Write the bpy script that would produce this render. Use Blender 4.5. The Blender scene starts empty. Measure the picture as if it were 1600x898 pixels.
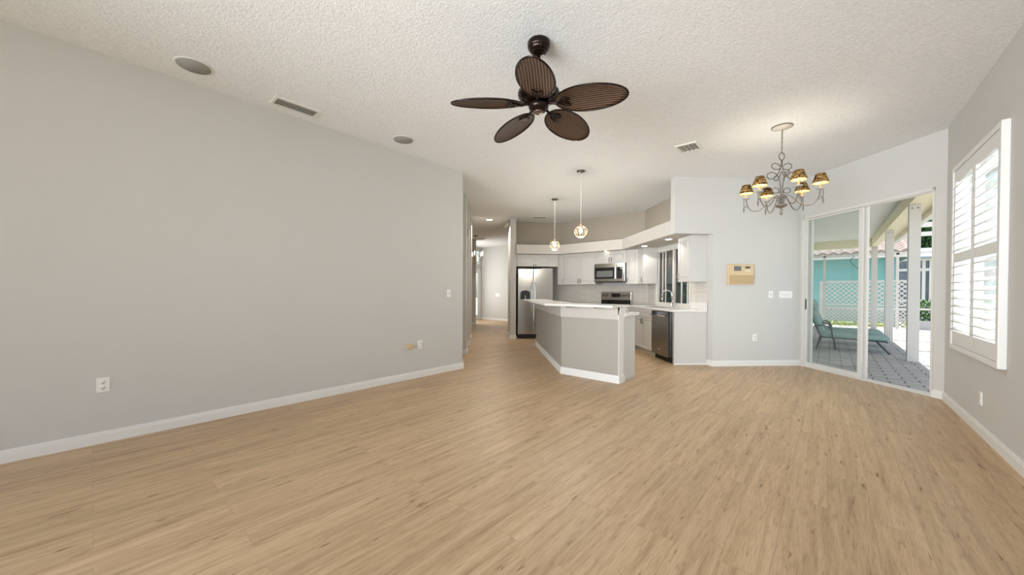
import bpy, bmesh, math, random
from mathutils import Vector, Matrix
random.seed(7)
S = bpy.context.scene
COL = S.collection
R2 = math.sqrt(.5)
PI = math.pi

# ------------------------------------------------------------------ camera
cam_d = bpy.data.cameras.new('camera')
cam = bpy.data.objects.new('camera', cam_d)
COL.objects.link(cam)
FPX, YAW, PIT, ROL, CY, CAMH = 571.953, math.radians(40.993), math.radians(-0.635), math.radians(0.217), 461.0, 1.21
F = Vector((-math.sin(YAW), math.cos(YAW), 0)); Rr = Vector((math.cos(YAW), math.sin(YAW), 0)); Uu = Vector((0, 0, 1))
F2 = F * math.cos(PIT) + Uu * math.sin(PIT); U2 = Uu * math.cos(PIT) - F * math.sin(PIT)
R3 = Rr * math.cos(ROL) + U2 * math.sin(ROL); U3 = U2 * math.cos(ROL) - Rr * math.sin(ROL)
mw = Matrix((R3, U3, -F2)).transposed().to_4x4()
mw.translation = Vector((0, 0, CAMH))
cam.matrix_world = mw
cam_d.sensor_fit = 'HORIZONTAL'; cam_d.sensor_width = 36.0
cam_d.lens = 36.0 * FPX / 1600.0
cam_d.shift_y = (CY - 449.0) / 1600.0
cam_d.clip_start = .05; cam_d.clip_end = 300
S.camera = cam

# ------------------------------------------------------------------ light
S.view_settings.view_transform = 'Standard'
S.view_settings.look = 'None'
S.view_settings.gamma = 1.0
S.view_settings.use_curve_mapping = False
S.view_settings.exposure = 0.72
SKY_STRENGTH = .18
SUN_STRENGTH = 5.5
BACK_POWER = 66      # fill lamp added behind the camera, out of view
w = bpy.data.worlds.new('world'); S.world = w; w.use_nodes = True
nt = w.node_tree; nt.nodes.clear()
sky = nt.nodes.new('ShaderNodeTexSky'); sky.sky_type = 'NISHITA'
sky.sun_disc = False; sky.sun_elevation = math.radians(62); sky.sun_rotation = math.radians(200)
sky.air_density = 1.0; sky.dust_density = 1.5
bg = nt.nodes.new('ShaderNodeBackground'); bg.inputs['Strength'].default_value = SKY_STRENGTH
wo = nt.nodes.new('ShaderNodeOutputWorld')
hs_ = nt.nodes.new('ShaderNodeHueSaturation'); hs_.inputs['Saturation'].default_value = .6
nt.links.new(sky.outputs[0], hs_.inputs['Color']); nt.links.new(hs_.outputs[0], bg.inputs[0]); nt.links.new(bg.outputs[0], wo.inputs[0])

def lamp(name, kind, loc, energy, direction=None, size=None, size_y=None, color=(1, 1, 1), angle=None, spread=None, portal=False):
    d = bpy.data.lights.new(name, kind); d.energy = energy; d.color = color
    if size is not None and kind == 'AREA':
        d.shape = 'RECTANGLE' if size_y else 'DISK'; d.size = size
        if size_y: d.size_y = size_y
        if spread: d.spread = spread
    if kind == 'POINT' or kind == 'SPOT': d.shadow_soft_size = size or .03
    if angle: d.angle = angle
    o = bpy.data.objects.new(name, d); COL.objects.link(o); o.location = loc
    if direction is not None:
        o.rotation_euler = Vector(direction).to_track_quat('-Z', 'Y').to_euler()
    if portal: d.cycles.is_portal = True
    return o

lamp('sun', 'SUN', (10, 0, 20), SUN_STRENGTH, (-.16, -.12, -1), angle=math.radians(1.0), color=(1, .96, .9))
# unseen fill lamps added behind the camera, before the back and side wall openings
lamp('fill_back', 'AREA', (-1.2, -2.92, 1.35), BACK_POWER, (.02, 1, .12), size=3.8, size_y=2.3, color=(.90, .955, 1), spread=math.radians(70))
lamp('fill_side', 'AREA', (.93, -.9, 1.5), 12, (-1, 0, 0), size=2.0, size_y=1.9, color=(.97, .985, 1))

lamp('daylight_shutters', 'AREA', (1.30, 5.13, 1.56), 38, (-1, 0, .25), size=1.3, size_y=1.7, color=(.92, .965, 1))
S.cycles.use_denoising = True
S.cycles.max_bounces = 10; S.cycles.diffuse_bounces = 6; S.cycles.glossy_bounces = 3
S.cycles.transparent_max_bounces = 12; S.cycles.transmission_bounces = 6
S.cycles.caustics_reflective = False; S.cycles.caustics_refractive = False
S.cycles.sample_clamp_indirect = 6

# ------------------------------------------------------------------ materials
def mat(name, base, rough=.5, metal=0.0, spec=.5, emit=None, es=0, noise=None, bump=None, trans=None):
    """noise=(scale, amount) mottles the colour, bump=(scale, strength, distance)"""
    m = bpy.data.materials.new(name); m.use_nodes = True
    n = m.node_tree.nodes; l = m.node_tree.links
    b = n['Principled BSDF']
    b.inputs['Base Color'].default_value = (*base, 1); b.inputs['Roughness'].default_value = rough
    b.inputs['Metallic'].default_value = metal; b.inputs['Specular IOR Level'].default_value = spec
    if emit: b.inputs['Emission Color'].default_value = (*emit, 1); b.inputs['Emission Strength'].default_value = es
    tc = n.new('ShaderNodeTexCoord')
    if noise is None: noise = (14, .03)
    t = n.new('ShaderNodeTexNoise'); t.inputs['Scale'].default_value = noise[0]; t.inputs['Detail'].default_value = 3
    mp = n.new('ShaderNodeMapRange'); mp.inputs['To Min'].default_value = 1 - noise[1]; mp.inputs['To Max'].default_value = 1 + noise[1]
    mx = n.new('ShaderNodeMix'); mx.data_type = 'RGBA'; mx.blend_type = 'MULTIPLY'; mx.inputs[0].default_value = 1
    mx.inputs[6].default_value = (*base, 1)
    l.new(tc.outputs['Object'], t.inputs['Vector']); l.new(t.outputs['Fac'], mp.inputs['Value']); l.new(mp.outputs[0], mx.inputs[7])
    l.new(mx.outputs[2], b.inputs['Base Color'])
    if bump:
        t2 = n.new('ShaderNodeTexNoise'); t2.inputs['Scale'].default_value = bump[0]; t2.inputs['Detail'].default_value = 2
        bp = n.new('ShaderNodeBump'); bp.inputs['Strength'].default_value = bump[1]; bp.inputs['Distance'].default_value = bump[2]
        l.new(tc.outputs['Object'], t2.inputs['Vector']); l.new(t2.outputs['Fac'], bp.inputs['Height']); l.new(bp.outputs[0], b.inputs['Normal'])
    return m

def nodes_of(m): return m.node_tree.nodes, m.node_tree.links, m.node_tree.nodes['Principled BSDF']

def fresh(name, rough=.5, spec=.5, metal=0):
    m = bpy.data.materials.new(name); m.use_nodes = True
    n, l, b = nodes_of(m); b.inputs['Roughness'].default_value = rough; b.inputs['Specular IOR Level'].default_value = spec
    b.inputs['Metallic'].default_value = metal
    return m, n, l, b

def ramp(n, stops):
    r = n.new('ShaderNodeValToRGB'); e = r.color_ramp.elements
    while len(e) > 1: e.remove(e[0])
    e[0].position = stops[0][0]; e[0].color = (*stops[0][1], 1)
    for p, c in stops[1:]:
        k = e.new(p); k.color = (*c, 1)
    return r

M = {}
M['wall'] = mat('greige_paint', (.607, .605, .588), .75, spec=.25, noise=(3, .012), bump=(90, .08, .004))
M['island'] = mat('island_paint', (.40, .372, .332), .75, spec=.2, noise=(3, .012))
M['band'] = mat('island_band_paint', (.57, .54, .50), .6, spec=.25, noise=(3, .012))
M['soffit'] = mat('soffit_paint', (.60, .575, .54), .75, spec=.2, noise=(3, .012))
M['niche'] = mat('taupe_paint', (.42, .375, .315), .8, spec=.2, noise=(3, .012))
M['white'] = mat('white_trim_paint', (.80, .797, .785), .42, noise=(8, .012))
M['cab'] = mat('white_cabinet_paint', (.60, .595, .58), .35, noise=(8, .012))
M['alu'] = mat('white_aluminium', (.68, .67, .64), .4, noise=(8, .02))
M['quartz'] = mat('white_quartz', (.78, .77, .745), .18, noise=(22, .04))
M['steel'] = mat('stainless_steel', (.50, .49, .47), .22, metal=1.0, noise=(30, .03))
M['steel_dark'] = mat('dark_stainless', (.27, .24, .21), .28, metal=1.0, noise=(30, .03))
M['chrome'] = mat('chrome', (.8, .8, .8), .12, metal=1.0)
M['nickel'] = mat('brushed_nickel', (.20, .18, .155), .32, metal=1.0)
M['black'] = mat('black_plastic', (.012, .012, .013), .3)
M['blackglass'] = mat('black_glass', (.01, .01, .012), .06)
M['greyglass'] = mat('smoky_glass', (.16, .165, .165), .1)
M['plate'] = mat('white_plastic', (.86, .86, .84), .35)
M['slot'] = mat('dark_slot', (.05, .05, .05), .5)
M['beige'] = mat('beige_plastic', (.66, .52, .32), .45)
M['tan'] = mat('tan_plastic', (.50, .37, .20), .5)
M['brown'] = mat('brown_plastic', (.30, .17, .05), .4)
M['fan_metal'] = mat('oiled_bronze', (.016, .008, .006), .2, metal=.6, noise=(9, .25))
M['cap_metal'] = mat('brown_cap', (.16, .105, .08), .35, metal=.6)
M['iron'] = mat('pewter_metal', (.20, .18, .15), .4, metal=.5, noise=(25, .12))
M['candle'] = mat('ivory_sleeve', (.72, .50, .24), .5)
M['candle_cream'] = mat('cream_metal', (.60, .57, .50), .4)
M['crystal'] = mat('crystal_drop', (.42, .41, .38), .12, spec=1)
M['gold_lining'] = mat('gold_lining', (.85, .55, .16), .5)
M['speaker'] = mat('speaker_grille', (.34, .33, .30), .7, noise=(220, .25))
M['vent'] = mat('vent_metal', (.78, .77, .73), .5)
M['ventdark'] = mat('vent_slat_grey', (.42, .41, .37), .6)
M['glow'] = mat('lamp_glow', (1, .95, .85), .5, emit=(1, .9, .74), es=7)
M['bulb'] = mat('bulb_glow', (1, .95, .85), .4, emit=(1, .88, .68), es=4)
M['wire'] = mat('champagne_wire', (.78, .66, .45), .25, metal=.8)
M['cord'] = mat('white_cord', (.85, .83, .78), .5)
M['stone_dark'] = mat('dark_bracket', (.05, .04, .035), .5)
M['turq'] = mat('turquoise_stucco', (.22, .50, .50), .85, noise=(4, .04), bump=(60, .2, .01))
M['cream'] = mat('cream_beam_paint', (.74, .69, .50), .6, noise=(3, .03))
M['lanai_ceiling'] = mat('lanai_ceiling_stucco', (.72, .73, .69), .8, noise=(5, .02), bump=(60, .3, .01))
M['post'] = mat('white_post_paint', (.58, .57, .54), .5, noise=(6, .03))
M['lattice'] = mat('white_vinyl', (.66, .65, .62), .5, noise=(6, .03))
M['cushion'] = mat('sage_cushion', (.27, .40, .37), .85, noise=(30, .12), bump=(160, .3, .004))
M['chair_metal'] = mat('dark_green_metal', (.035, .055, .055), .35, metal=.4)
M['tile_roof'] = mat('pale_roof_tile', (.30, .25, .22), .8, noise=(6, .22))
M['roof_grey'] = mat('grey_eave', (.24, .22, .2), .7, noise=(6, .1))
M['roof_pale'] = mat('pale_metal_roof', (.42, .50, .58), .5, noise=(3, .04))
M['bluewin'] = mat('blue_tinted_glass', (.13, .17, .23), .12, noise=(2, .5))
M['redwin'] = mat('reddish_window', (.27, .14, .17), .2, noise=(3, .3))
M['leaf'] = mat('hedge_leaves', (.055, .14, .035), .6, noise=(6, .5))
M['leafyellow'] = mat('yellow_green_leaves', (.30, .36, .08), .6, noise=(9, .4))
M['treeleaf'] = mat('tree_leaves', (.045, .12, .04), .6, noise=(3, .5))
M['bark'] = mat('tree_bark', (.13, .09, .06), .8, noise=(9, .3), bump=(25, .5, .02))
M['ground'] = mat('pale_ground', (.42, .40, .34), .9, noise=(1.5, .15))
M['kick'] = mat('grey_kickplate', (.45, .45, .47), .6)

def glass_mat(name, tint=(1, 1, 1), refl=.06):
    m = bpy.data.materials.new(name); m.use_nodes = True
    n = m.node_tree.nodes; l = m.node_tree.links; n.clear()
    o = n.new('ShaderNodeOutputMaterial'); t = n.new('ShaderNodeBsdfTransparent'); t.inputs[0].default_value = (*tint, 1)
    g = n.new('ShaderNodeBsdfGlossy'); g.inputs['Roughness'].default_value = .02
    f = n.new('ShaderNodeLayerWeight'); f.inputs['Blend'].default_value = .5
    pw = n.new('ShaderNodeMath'); pw.operation = 'POWER'; pw.inputs[1].default_value = 4.0; l.new(f.outputs['Facing'], pw.inputs[0])
    ma = n.new('ShaderNodeMath'); ma.operation = 'MULTIPLY_ADD'; ma.inputs[1].default_value = .8; ma.inputs[2].default_value = refl; l.new(pw.outputs[0], ma.inputs[0])
    x = n.new('ShaderNodeMixShader')
    l.new(ma.outputs[0], x.inputs[0]); l.new(t.outputs[0], x.inputs[1]); l.new(g.outputs[0], x.inputs[2]); l.new(x.outputs[0], o.inputs[0])
    return m
M['glass'] = glass_mat('clear_glass', (.93, .96, .95))
M['screen_glass'] = glass_mat('grey_insect_screen_glass', (.34, .32, .30), .10)
M['globe_glass'] = glass_mat('globe_glass', (.97, .95, .9))

# oak plank floor -----------------------------------------------------------
def floor_material():
    m, n, l, b = fresh('light_oak_planks', .42, .4)
    tc = n.new('ShaderNodeTexCoord')
    mp = n.new('ShaderNodeMapping'); mp.inputs['Rotation'].default_value = (0, 0, PI / 2)
    l.new(tc.outputs['Object'], mp.inputs['Vector'])
    br = n.new('ShaderNodeTexBrick'); br.offset = .37; br.offset_frequency = 2
    br.inputs['Scale'].default_value = 1; br.inputs['Brick Width'].default_value = 1.35; br.inputs['Row Height'].default_value = .185
    br.inputs['Mortar Size'].default_value = .0018; br.inputs['Mortar Smooth'].default_value = .3
    br.inputs['Color1'].default_value = (0, 0, 0, 1); br.inputs['Color2'].default_value = (1, 1, 1, 1); br.inputs['Mortar'].default_value = (.5, .5, .5, 1)
    l.new(mp.outputs[0], br.inputs['Vector'])
    # shift the grain per plank so that it breaks at the joints
    sep = n.new('ShaderNodeSeparateColor'); l.new(br.outputs['Color'], sep.inputs[0])
    mul = n.new('ShaderNodeMath'); mul.operation = 'MULTIPLY'; mul.inputs[1].default_value = 37.0; l.new(sep.outputs[0], mul.inputs[0])
    cx = n.new('ShaderNodeCombineXYZ'); l.new(mul.outputs[0], cx.inputs[0]); l.new(mul.outputs[0], cx.inputs[1])
    add = n.new('ShaderNodeVectorMath'); add.operation = 'ADD'; l.new(tc.outputs['Object'], add.inputs[0]); l.new(cx.outputs[0], add.inputs[1])
    g1m = n.new('ShaderNodeMapping'); g1m.inputs['Scale'].default_value = (13, .75, 1); l.new(add.outputs[0], g1m.inputs['Vector'])
    g1 = n.new('ShaderNodeTexNoise'); g1.inputs['Scale'].default_value = 1.6; g1.inputs['Detail'].default_value = 6; g1.inputs['Roughness'].default_value = .6; g1.inputs['Distortion'].default_value = .6
    l.new(g1m.outputs[0], g1.inputs['Vector'])
    g2m = n.new('ShaderNodeMapping'); g2m.inputs['Scale'].default_value = (150, 6, 1); l.new(add.outputs[0], g2m.inputs['Vector'])
    g2 = n.new('ShaderNodeTexNoise'); g2.inputs['Scale'].default_value = 1.5; g2.inputs['Detail'].default_value = 4
    l.new(g2m.outputs[0], g2.inputs['Vector'])
    r1 = ramp(n, [(.22, (.320, .206, .113)), (.40, (.480, .332, .194)), (.56, (.575, .410, .249)), (.80, (.680, .508, .328))])
    l.new(g1.outputs['Fac'], r1.inputs[0])
    r2 = ramp(n, [(.28, (.58, .54, .50)), (.50, (.95, .94, .93)), (.75, (1.05, 1.05, 1.05))]); l.new(g2.outputs['Fac'], r2.inputs[0])
    m1 = n.new('ShaderNodeMix'); m1.data_type = 'RGBA'; m1.blend_type = 'MULTIPLY'; m1.inputs[0].default_value = .75
    l.new(r1.outputs[0], m1.inputs[6]); l.new(r2.outputs[0], m1.inputs[7])
    # plank to plank tone
    r3 = ramp(n, [(0, (.94, .94, .93)), (.5, (1, 1, 1)), (1, (1.05, 1.05, 1.04))]); l.new(sep.outputs[0], r3.inputs[0])
    m2 = n.new('ShaderNodeMix'); m2.data_type = 'RGBA'; m2.blend_type = 'MULTIPLY'; m2.inputs[0].default_value = 1
    l.new(m1.outputs[2], m2.inputs[6]); l.new(r3.outputs[0], m2.inputs[7])
    # knots and short dark streaks
    km = n.new('ShaderNodeMapping'); km.inputs['Scale'].default_value = (10, 1.6, 1); l.new(add.outputs[0], km.inputs['Vector'])
    kn = n.new('ShaderNodeTexNoise'); kn.inputs['Scale'].default_value = 2.6; kn.inputs['Detail'].default_value = 3; kn.inputs['Roughness'].default_value = .65
    l.new(km.outputs[0], kn.inputs['Vector'])
    r4 = ramp(n, [(.0, (.22, .15, .10)), (.29, (.34, .25, .18)), (.335, (.80, .77, .73)), (.39, (1, 1, 1))]); l.new(kn.outputs['Fac'], r4.inputs[0])
    m3 = n.new('ShaderNodeMix'); m3.data_type = 'RGBA'; m3.blend_type = 'MULTIPLY'; m3.inputs[0].default_value = .9
    l.new(m2.outputs[2], m3.inputs[6]); l.new(r4.outputs[0], m3.inputs[7])
    # joints
    m4 = n.new('ShaderNodeMix'); m4.data_type = 'RGBA'; m4.inputs[7].default_value = (.24, .165, .105, 1)
    jf = n.new('ShaderNodeMath'); jf.operation = 'MULTIPLY'; jf.inputs[1].default_value = .35; l.new(br.outputs['Fac'], jf.inputs[0])
    l.new(jf.outputs[0], m4.inputs[0]); l.new(m3.outputs[2], m4.inputs[6])
    l.new(m4.outputs[2], b.inputs['Base Color'])
    bp = n.new('ShaderNodeBump'); bp.inputs['Strength'].default_value = .12; bp.inputs['Distance'].default_value = .002
    l.new(g2.outputs['Fac'], bp.inputs['Height']); l.new(bp.outputs[0], b.inputs['Normal'])
    return m
M['floor'] = floor_material()

def ceiling_material():
    m, n, l, b = fresh('knockdown_ceiling', .9, .15)
    tc = n.new('ShaderNodeTexCoord')
    t = n.new('ShaderNodeTexNoise'); t.inputs['Scale'].default_value = 62; t.inputs['Detail'].default_value = 3; t.inputs['Roughness'].default_value = .55; t.inputs['Distortion'].default_value = .8
    l.new(tc.outputs['Object'], t.inputs['Vector'])
    r = ramp(n, [(.35, (.79, .80, .80)), (.62, (.885, .895, .90))]); l.new(t.outputs['Fac'], r.inputs[0])
    l.new(r.outputs[0], b.inputs['Base Color'])
    bp = n.new('ShaderNodeBump'); bp.inputs['Strength'].default_value = .55; bp.inputs['Distance'].default_value = .012
    l.new(t.outputs['Fac'], bp.inputs['Height']); l.new(bp.outputs[0], b.inputs['Normal'])
    return m
M['ceiling'] = ceiling_material()

def brick_material(name, c1, c2, mortar, bw, rh, ms, rough=.6, rot=(0, 0, 0), bump=.3, offset=.5):
    m, n, l, b = fresh(name, rough)
    tc = n.new('ShaderNodeTexCoord'); mp = n.new('ShaderNodeMapping'); mp.inputs['Rotation'].default_value = rot
    l.new(tc.outputs['Object'], mp.inputs['Vector'])
    br = n.new('ShaderNodeTexBrick'); br.offset = offset; br.inputs['Scale'].default_value = 1; br.inputs['Brick Width'].default_value = bw; br.inputs['Row Height'].default_value = rh
    br.inputs['Mortar Size'].default_value = ms; br.inputs['Mortar Smooth'].default_value = .2
    br.inputs['Color1'].default_value = (*c1, 1); br.inputs['Color2'].default_value = (*c2, 1); br.inputs['Mortar'].default_value = (*mortar, 1)
    l.new(mp.outputs[0], br.inputs['Vector'])
    t = n.new('ShaderNodeTexNoise'); t.inputs['Scale'].default_value = 9; t.inputs['Detail'].default_value = 5; l.new(tc.outputs['Object'], t.inputs['Vector'])
    r = ramp(n, [(.3, (.86, .86, .86)), (.7, (1.08, 1.08, 1.08))]); l.new(t.outputs['Fac'], r.inputs[0])
    mx = n.new('ShaderNodeMix'); mx.data_type = 'RGBA'; mx.blend_type = 'MULTIPLY'; mx.inputs[0].default_value = .8 if bump > .1 else .3
    l.new(br.outputs['Color'], mx.inputs[6]); l.new(r.outputs[0], mx.inputs[7]); l.new(mx.outputs[2], b.inputs['Base Color'])
    bp = n.new('ShaderNodeBump'); bp.inputs['Strength'].default_value = bump; bp.inputs['Distance'].default_value = .006; bp.invert = True
    l.new(br.outputs['Fac'], bp.inputs['Height']); l.new(bp.outputs[0], b.inputs['Normal'])
    return m
M['paver'] = brick_material('grey_pavers', (.55, .53, .50), (.44, .425, .40), (.13, .125, .115), .32, .16, .009, .8, (0, 0, 0))
# wall tile: the wall plane is x-z of its own object, so the texture is turned upright
M['tile'] = brick_material('pale_subway_tile', (.66, .63, .58), (.62, .59, .54), (.74, .72, .68), .31, .078, .003, .15, (PI / 2, 0, 0), .06)

def blade_material():
    m, n, l, b = fresh('woven_palm_blade', .5, .35)
    tc = n.new('ShaderNodeTexCoord')
    w1 = n.new('ShaderNodeTexWave'); w1.wave_type = 'BANDS'; w1.bands_direction = 'Y'; w1.inputs['Scale'].default_value = 16; w1.inputs['Distortion'].default_value = .6; w1.inputs['Detail'].default_value = 1
    w2 = n.new('ShaderNodeTexWave'); w2.wave_type = 'BANDS'; w2.bands_direction = 'X'; w2.inputs['Scale'].default_value = 34; w2.inputs['Distortion'].default_value = .3
    l.new(tc.outputs['Object'], w1.inputs['Vector']); l.new(tc.outputs['Object'], w2.inputs['Vector'])
    mu = n.new('ShaderNodeMath'); mu.operation = 'MULTIPLY'; l.new(w2.outputs['Fac'], mu.inputs[0]); mu.inputs[1].default_value = .35
    ad = n.new('ShaderNodeMath'); ad.operation = 'ADD'; l.new(w1.outputs['Fac'], ad.inputs[0]); l.new(mu.outputs[0], ad.inputs[1])
    r = ramp(n, [(.1, (.026, .013, .009)), (.7, (.062, .034, .022)), (1.25, (.17, .105, .068))]); l.new(ad.outputs[0], r.inputs[0])
    r.color_ramp.elements[-1].position = 1.0
    l.new(r.outputs[0], b.inputs['Base Color'])
    bp = n.new('ShaderNodeBump'); bp.inputs['Strength'].default_value = .6; bp.inputs['Distance'].default_value = .004
    l.new(ad.outputs[0], bp.inputs['Height']); l.new(bp.outputs[0], b.inputs['Normal'])
    return m
M['blade'] = blade_material()

def shade_material():
    m, n, l, b = fresh('leopard_fabric', .7, .2)
    tc = n.new('ShaderNodeTexCoord')
    mp = n.new('ShaderNodeMapping'); mp.inputs['Scale'].default_value = (1, 1, 1.9); l.new(tc.outputs['Object'], mp.inputs['Vector'])
    t = n.new('ShaderNodeTexNoise'); t.inputs['Scale'].default_value = 26; t.inputs['Detail'].default_value = 2; t.inputs['Distortion'].default_value = 1.2
    l.new(mp.outputs[0], t.inputs['Vector'])
    r = ramp(n, [(.38, (.020, .009, .004)), (.49, (.085, .038, .012)), (.535, (.40, .23, .07)), (.60, (.55, .36, .13)), (.66, (.10, .045, .015))])
    l.new(t.outputs['Fac'], r.inputs[0]); l.new(r.outputs[0], b.inputs['Base Color'])
    return m
M['shade'] = shade_material()

# ------------------------------------------------------------------ mesh helpers
class MB:
    def __init__(self): self.bm = bmesh.new(); self.mi = 0
    def _f(self, vs, smooth=False):
        try:
            f = self.bm.faces.new(vs); f.material_index = self.mi; f.smooth = smooth; return f
        except ValueError: return None
    def hexa(self, pts):
        v = [self.bm.verts.new(p) for p in pts]
        for q in ((3, 2, 1, 0), (4, 5, 6, 7), (0, 1, 5, 4), (1, 2, 6, 5), (2, 3, 7, 6), (3, 0, 4, 7)): self._f([v[i] for i in q])
        return self
    def box(self, x0, x1, y0, y1, z0, z1, mtx=None):
        x0, x1 = min(x0, x1), max(x0, x1); y0, y1 = min(y0, y1), max(y0, y1); z0, z1 = min(z0, z1), max(z0, z1)
        p = [Vector(c) for c in ((x0, y0, z0), (x1, y0, z0), (x1, y1, z0), (x0, y1, z0), (x0, y0, z1), (x1, y0, z1), (x1, y1, z1), (x0, y1, z1))]
        if mtx: p = [mtx @ c for c in p]
        return self.hexa(p)
    def rbox(self, x0, x1, y0, y1, z0, z1, r=.01, seg=2, mtx=None):
        b = bmesh.new(); bmesh.ops.create_cube(b, size=1)
        for v in b.verts: v.co = Vector(((x0 + x1) / 2 + v.co.x * (x1 - x0), (y0 + y1) / 2 + v.co.y * (y1 - y0), (z0 + z1) / 2 + v.co.z * (z1 - z0)))
        bmesh.ops.bevel(b, geom=b.edges[:], offset=r, segments=seg, profile=.6, affect='EDGES')
        return self.merge(b, mtx)
    def merge(self, b, mtx=None, smooth=False):
        mp = {}
        for v in b.verts: mp[v] = self.bm.verts.new(mtx @ v.co if mtx else v.co)
        for f in b.faces: self._f([mp[v] for v in f.verts], smooth or f.smooth)
        b.free(); return self
    def prism(self, poly, z0, z1, mtx=None):
        a = sum(poly[i][0] * poly[(i + 1) % len(poly)][1] - poly[(i + 1) % len(poly)][0] * poly[i][1] for i in range(len(poly)))
        if a < 0: poly = poly[::-1]
        lo = [Vector((p[0], p[1], z0)) for p in poly]; hi = [Vector((p[0], p[1], z1)) for p in poly]
        if mtx: lo = [mtx @ p for p in lo]; hi = [mtx @ p for p in hi]
        lo = [self.bm.verts.new(p) for p in lo]; hi = [self.bm.verts.new(p) for p in hi]
        self._f(lo[::-1]); self._f(hi)
        for i in range(len(poly)): j = (i + 1) % len(poly); self._f([lo[i], lo[j], hi[j], hi[i]])
        return self
    def tube(self, pts, r, seg=8, closed=False, smooth=True):
        pts = [Vector(p) for p in pts]; n = len(pts)
        rad = r if isinstance(r, (list, tuple)) else [r] * n
        rings = []; up = None
        for i in range(n):
            if closed: d = pts[(i + 1) % n] - pts[(i - 1) % n]
            else: d = pts[min(i + 1, n - 1)] - pts[max(i - 1, 0)]
            if d.length < 1e-9: d = Vector((0, 0, 1))
            d.normalize()
            if up is None: up = Vector((0, 0, 1)) if abs(d.z) < .9 else Vector((1, 0, 0))
            a = d.cross(up)
            if a.length < 1e-6: a = d.cross(Vector((.3, .8, .5)))
            a.normalize(); bb = a.cross(d).normalized(); up = bb
            rings.append([self.bm.verts.new(pts[i] + (a * math.cos(t) + bb * math.sin(t)) * rad[i]) for t in [2 * PI * k / seg for k in range(seg)]])
        m = n if closed else n - 1
        for i in range(m):
            A, B = rings[i], rings[(i + 1) % n]
            for k in range(seg): self._f([A[k], B[k], B[(k + 1) % seg], A[(k + 1) % seg]][::-1], smooth)
        if not closed: self._f(rings[0]); self._f(rings[-1][::-1])
        return self
    def lathe(self, prof, seg=24, c=(0, 0, 0), flute=0, fn=12, smooth=True, mtx=None, sx=1, sy=1):
        rings = []
        for r, z in prof:
            if r < 1e-6:
                p = Vector((c[0], c[1], c[2] + z)); rings.append([self.bm.verts.new(mtx @ p if mtx else p)])
            else:
                L = []
                for k in range(seg):
                    t = 2 * PI * k / seg; rr = r * (1 + flute * abs(math.cos(t * fn / 2)) - flute / 2)
                    p = Vector((c[0] + rr * math.cos(t) * sx, c[1] + rr * math.sin(t) * sy, c[2] + z)); L.append(self.bm.verts.new(mtx @ p if mtx else p))
                rings.append(L)
        for A, B in zip(rings, rings[1:]):
            if len(A) == 1 and len(B) == 1: continue
            for k in range(seg):
                j = (k + 1) % seg
                if len(A) == 1: self._f([A[0], B[j], B[k]], smooth)
                elif len(B) == 1: self._f([A[k], A[j], B[0]], smooth)
                else: self._f([A[k], A[j], B[j], B[k]], smooth)
        if len(rings[0]) > 1: self._f(rings[0][::-1])
        if len(rings[-1]) > 1: self._f(rings[-1])
        return self
    def slot(self, i): self.mi = i; return self
    def build(self, name, mats, parent=None, loc=None, rot=None, bevel=None, fix=True):
        if fix: bmesh.ops.recalc_face_normals(self.bm, faces=self.bm.faces[:])
        me = bpy.data.meshes.new(name); self.bm.to_mesh(me); self.bm.free()
        if not isinstance(mats, (list, tuple)): mats = [mats]
        for m in mats: me.materials.append(M[m] if isinstance(m, str) else m)
        o = bpy.data.objects.new(name, me); COL.objects.link(o)
        if parent: o.parent = parent
        if loc: o.location = loc
        if rot: o.rotation_euler = rot
        if bevel:
            b = o.modifiers.new('bevel', 'BEVEL'); b.width = bevel; b.segments = 3; b.limit_method = 'ANGLE'; b.angle_limit = math.radians(40)
        return o

def tag(o, label, cat, group=None, kind=None):
    o['label'] = label; o['category'] = cat
    if group: o['group'] = group
    if kind: o['kind'] = kind
    return o
def thing(name, label, cat, loc=(0, 0, 0), rz=0, group=None):
    o = bpy.data.objects.new(name, None); COL.objects.link(o); o.location = loc; o.rotation_euler = (0, 0, rz); o.empty_display_size = .1
    return tag(o, label, cat, group)
def struct(name, mb, m, parent=None, label=None, **k):
    o = mb.build(name, m, parent, **k)
    if not parent: o['kind'] = 'structure'
    if label: o['label'] = label
    return o
def children(o): return [c for c in COL.objects if c.parent == o]
def copy_tree(o, parent=None):
    c = o.copy(); COL.objects.link(c)
    if parent: c.parent = parent
    for ch in children(o): copy_tree(ch, c)
    return c
def W(p, q, z=0): return Vector(((p - q) * R2, (p + q) * R2, z))      # kitchen axes, turned 45 degrees to the living room
def W2(p, q): v = W(p, q); return (v.x, v.y)
D45 = math.radians(45)
H = 3.058

def wall_seg(mb, A, B, t, z0=0, z1=H, openings=()):
    """inner face runs A->B, thickness t lies to the right of the walking direction"""
    A = Vector((A[0], A[1], 0)); B = Vector((B[0], B[1], 0)); d = (B - A); L = d.length; d.normalize(); nrm = Vector((d.y, -d.x, 0)) * t
    def piece(s0, s1, a, b):
        if s1 - s0 < 1e-4 or b - a < 1e-4: return
        P, Q = A + d * s0, A + d * s1
        mb.hexa([(P.x, P.y, a), (Q.x, Q.y, a), (Q.x + nrm.x, Q.y + nrm.y, a), (P.x + nrm.x, P.y + nrm.y, a),
                 (P.x, P.y, b), (Q.x, Q.y, b), (Q.x + nrm.x, Q.y + nrm.y, b), (P.x + nrm.x, P.y + nrm.y, b)])
    s = 0
    for (a, b, lo, hi) in sorted(openings):
        piece(s, a, z0, z1); piece(a, b, z0, lo); piece(a, b, hi, z1); s = b
    piece(s, L, z0, z1)
    return mb
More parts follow.
